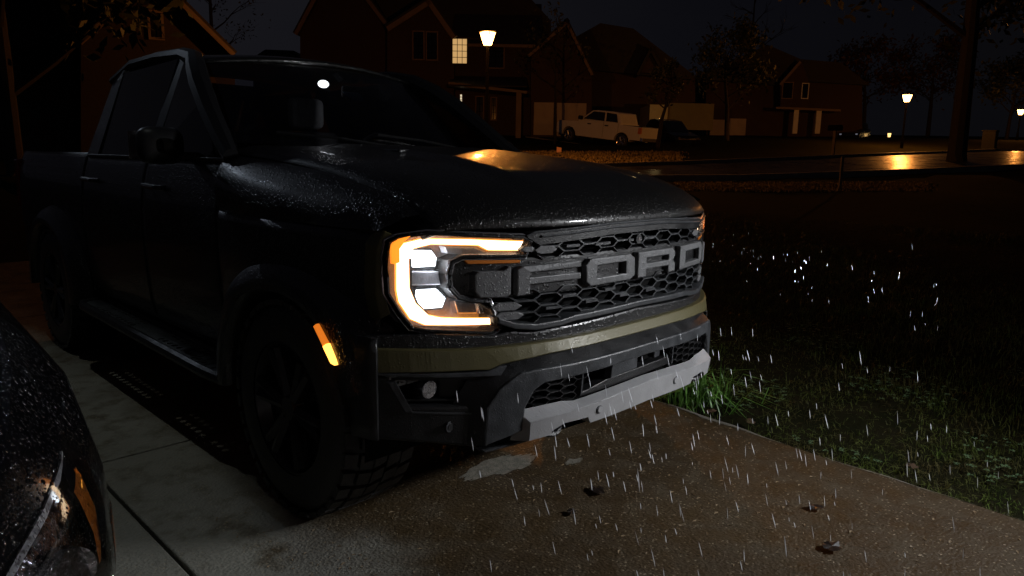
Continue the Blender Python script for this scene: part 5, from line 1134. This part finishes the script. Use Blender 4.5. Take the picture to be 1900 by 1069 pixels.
# litter: dead leaves, grit
M['dead'] = mat('dead_leaf', (.10, .055, .03), .6, 0, var=.5, vscale=40); M['dead_dark'] = mat('sodden_leaf', (.02, .013, .010), .4, 0, var=.4, vscale=40)
def leaf(u, v, size, m, label, seed, onlawn=False):
    r = random.Random(seed); p = ground_at(u, v); b = MB(); n = 14
    pts = [(size*(.55+.45*abs(math.sin(a*2.5+seed)))*math.cos(a), size*(.4+.35*abs(math.cos(a*2.5)))*math.sin(a), .006+.012*r.random()) for a in np.linspace(0, 2*math.pi, n, endpoint=False)]
    b.add([(0, 0, .012)]+pts, [(0, 1+i, 1+(i+1) % n) for i in range(n)]); o = b.build('fallen_leaf', m, solid=.0015); o.location = (p.x, p.y, Hs(p.x, p.y)+(.012 if onlawn else .004)); o.rotation_euler = (0, 0, seed); tag(o, label, 'leaf', 'fallen leaves'); return o
leaf(1108, 916, .045, M['dead_dark'], 'sodden dark leaf lying on the brown concrete below the silver skid plate', 1)
leaf(1512, 948, .035, M['dead_dark'], 'black sodden leaf alone on the driveway, right of the middle', 2)
leaf(1543, 1022, .045, M['dead_dark'], 'dark curled leaf near the bottom edge of the driveway', 3)
leaf(1392, 790, .035, M['dead'], 'brown dead leaf on the bare soil beside the grass tuft', 4, True)
leaf(1690, 874, .030, M['dead'], 'small tan leaf on the grass edge farther right', 5, True)
leaf(1318, 770, .04, M['dead'], 'curled tan leaf at the foot of the grass tuft', 6, True)
leaf(1060, 955, .025, M['dead_dark'], 'little dark leaf on the driveway left of the sodden one', 7)
b = MB(); q = np.random.default_rng(77)
for i in range(1500):
    x, y = q.uniform(-1.3, 1.1), q.uniform(-1.5, 1.0)
    if x > edge_x(y)-.02: continue
    s_ = q.uniform(.0015, .005); a = q.uniform(0, 3.14); c, s2 = math.cos(a)*s_*q.uniform(1, 3.5), math.sin(a)*s_*2
    b.add([(x-c, y-s2, .001), (x+s2*.4, y-c*.4, .004), (x+c, y+s2, .002), (x-s2*.4, y+c*.4, .004)], [(0, 1, 2, 3)])
tag(b.build('litter', mat('pale_litter', (.30, .22, .13), .6, 0, var=.6, vscale=50), normals=False), kind='stuff')

# ------------------------------------------------------------------ rain: falling drops drawn out by their speed
b = MB(); q = random.Random(5)
def drop(p, L, r, sl):
    if (p-CAM).length < 1.5: return
    d = Vector((RH.x*sl, RH.y*sl, -1.0)).normalized()
    a = d.cross(FH).normalized()*r; c = d.cross(a).normalized()*r; m1, m2 = p+d*L*.30, p+d*L*.75
    vs = [p]+[m1+a*k1+c*k2 for k1, k2 in ((1, 0), (-.5, .87), (-.5, -.87))]+[m2+(a*k1+c*k2)*1.1 for k1, k2 in ((1, 0), (-.5, .87), (-.5, -.87))]+[p+d*L]
    b.add(vs, [(0, 1, 2), (0, 2, 3), (0, 3, 1), (1, 4, 5, 2), (2, 5, 6, 3), (3, 6, 4, 1), (4, 7, 5), (5, 7, 6), (6, 7, 4)])
for i in range(120):                                    # in front of the bumper
    x = q.uniform(-1.05, .65); y = -q.uniform(.03, 1.0); z = q.uniform(.05, .72); drop(Vector((x, y, z)), q.uniform(.018, .058), q.uniform(.0007, .0014), q.uniform(.12, .34))
for i in range(70):                                     # close before the bumper, lit brightest
    drop(Vector((q.uniform(-1.0, .5), -q.uniform(.08, .5), q.uniform(.28, .82))), q.uniform(.02, .06), q.uniform(.0008, .0015), q.uniform(.12, .34))
for i in range(45):                                     # nearer the lens, over the driveway
    x = q.uniform(-1.2, .8); y = -q.uniform(.5, 1.4); z = q.uniform(.0, .66); drop(Vector((x, y, z+.05)), q.uniform(.02, .05), q.uniform(.0004, .0009), q.uniform(.05, .3))
for i in range(62):                                     # in the far lamp's beam, to the right of the truck
    t = q.random()**1.4; u = 1322+t*420; v = 462+t*95+q.gauss(0, 16+26*t); P = CAM+ray(u, v)*(3.0-.35*t+q.uniform(-.25, .3))
    drop(P, q.uniform(.006, .026)*(.5+t), q.uniform(.00018, .00042), q.uniform(-.05, .35))
M['rain'] = mat('rain_water', (.85, .87, .92), .2, 0, spec=1.0)
tag(b.build('rain', M['rain'], normals=False), kind='stuff')
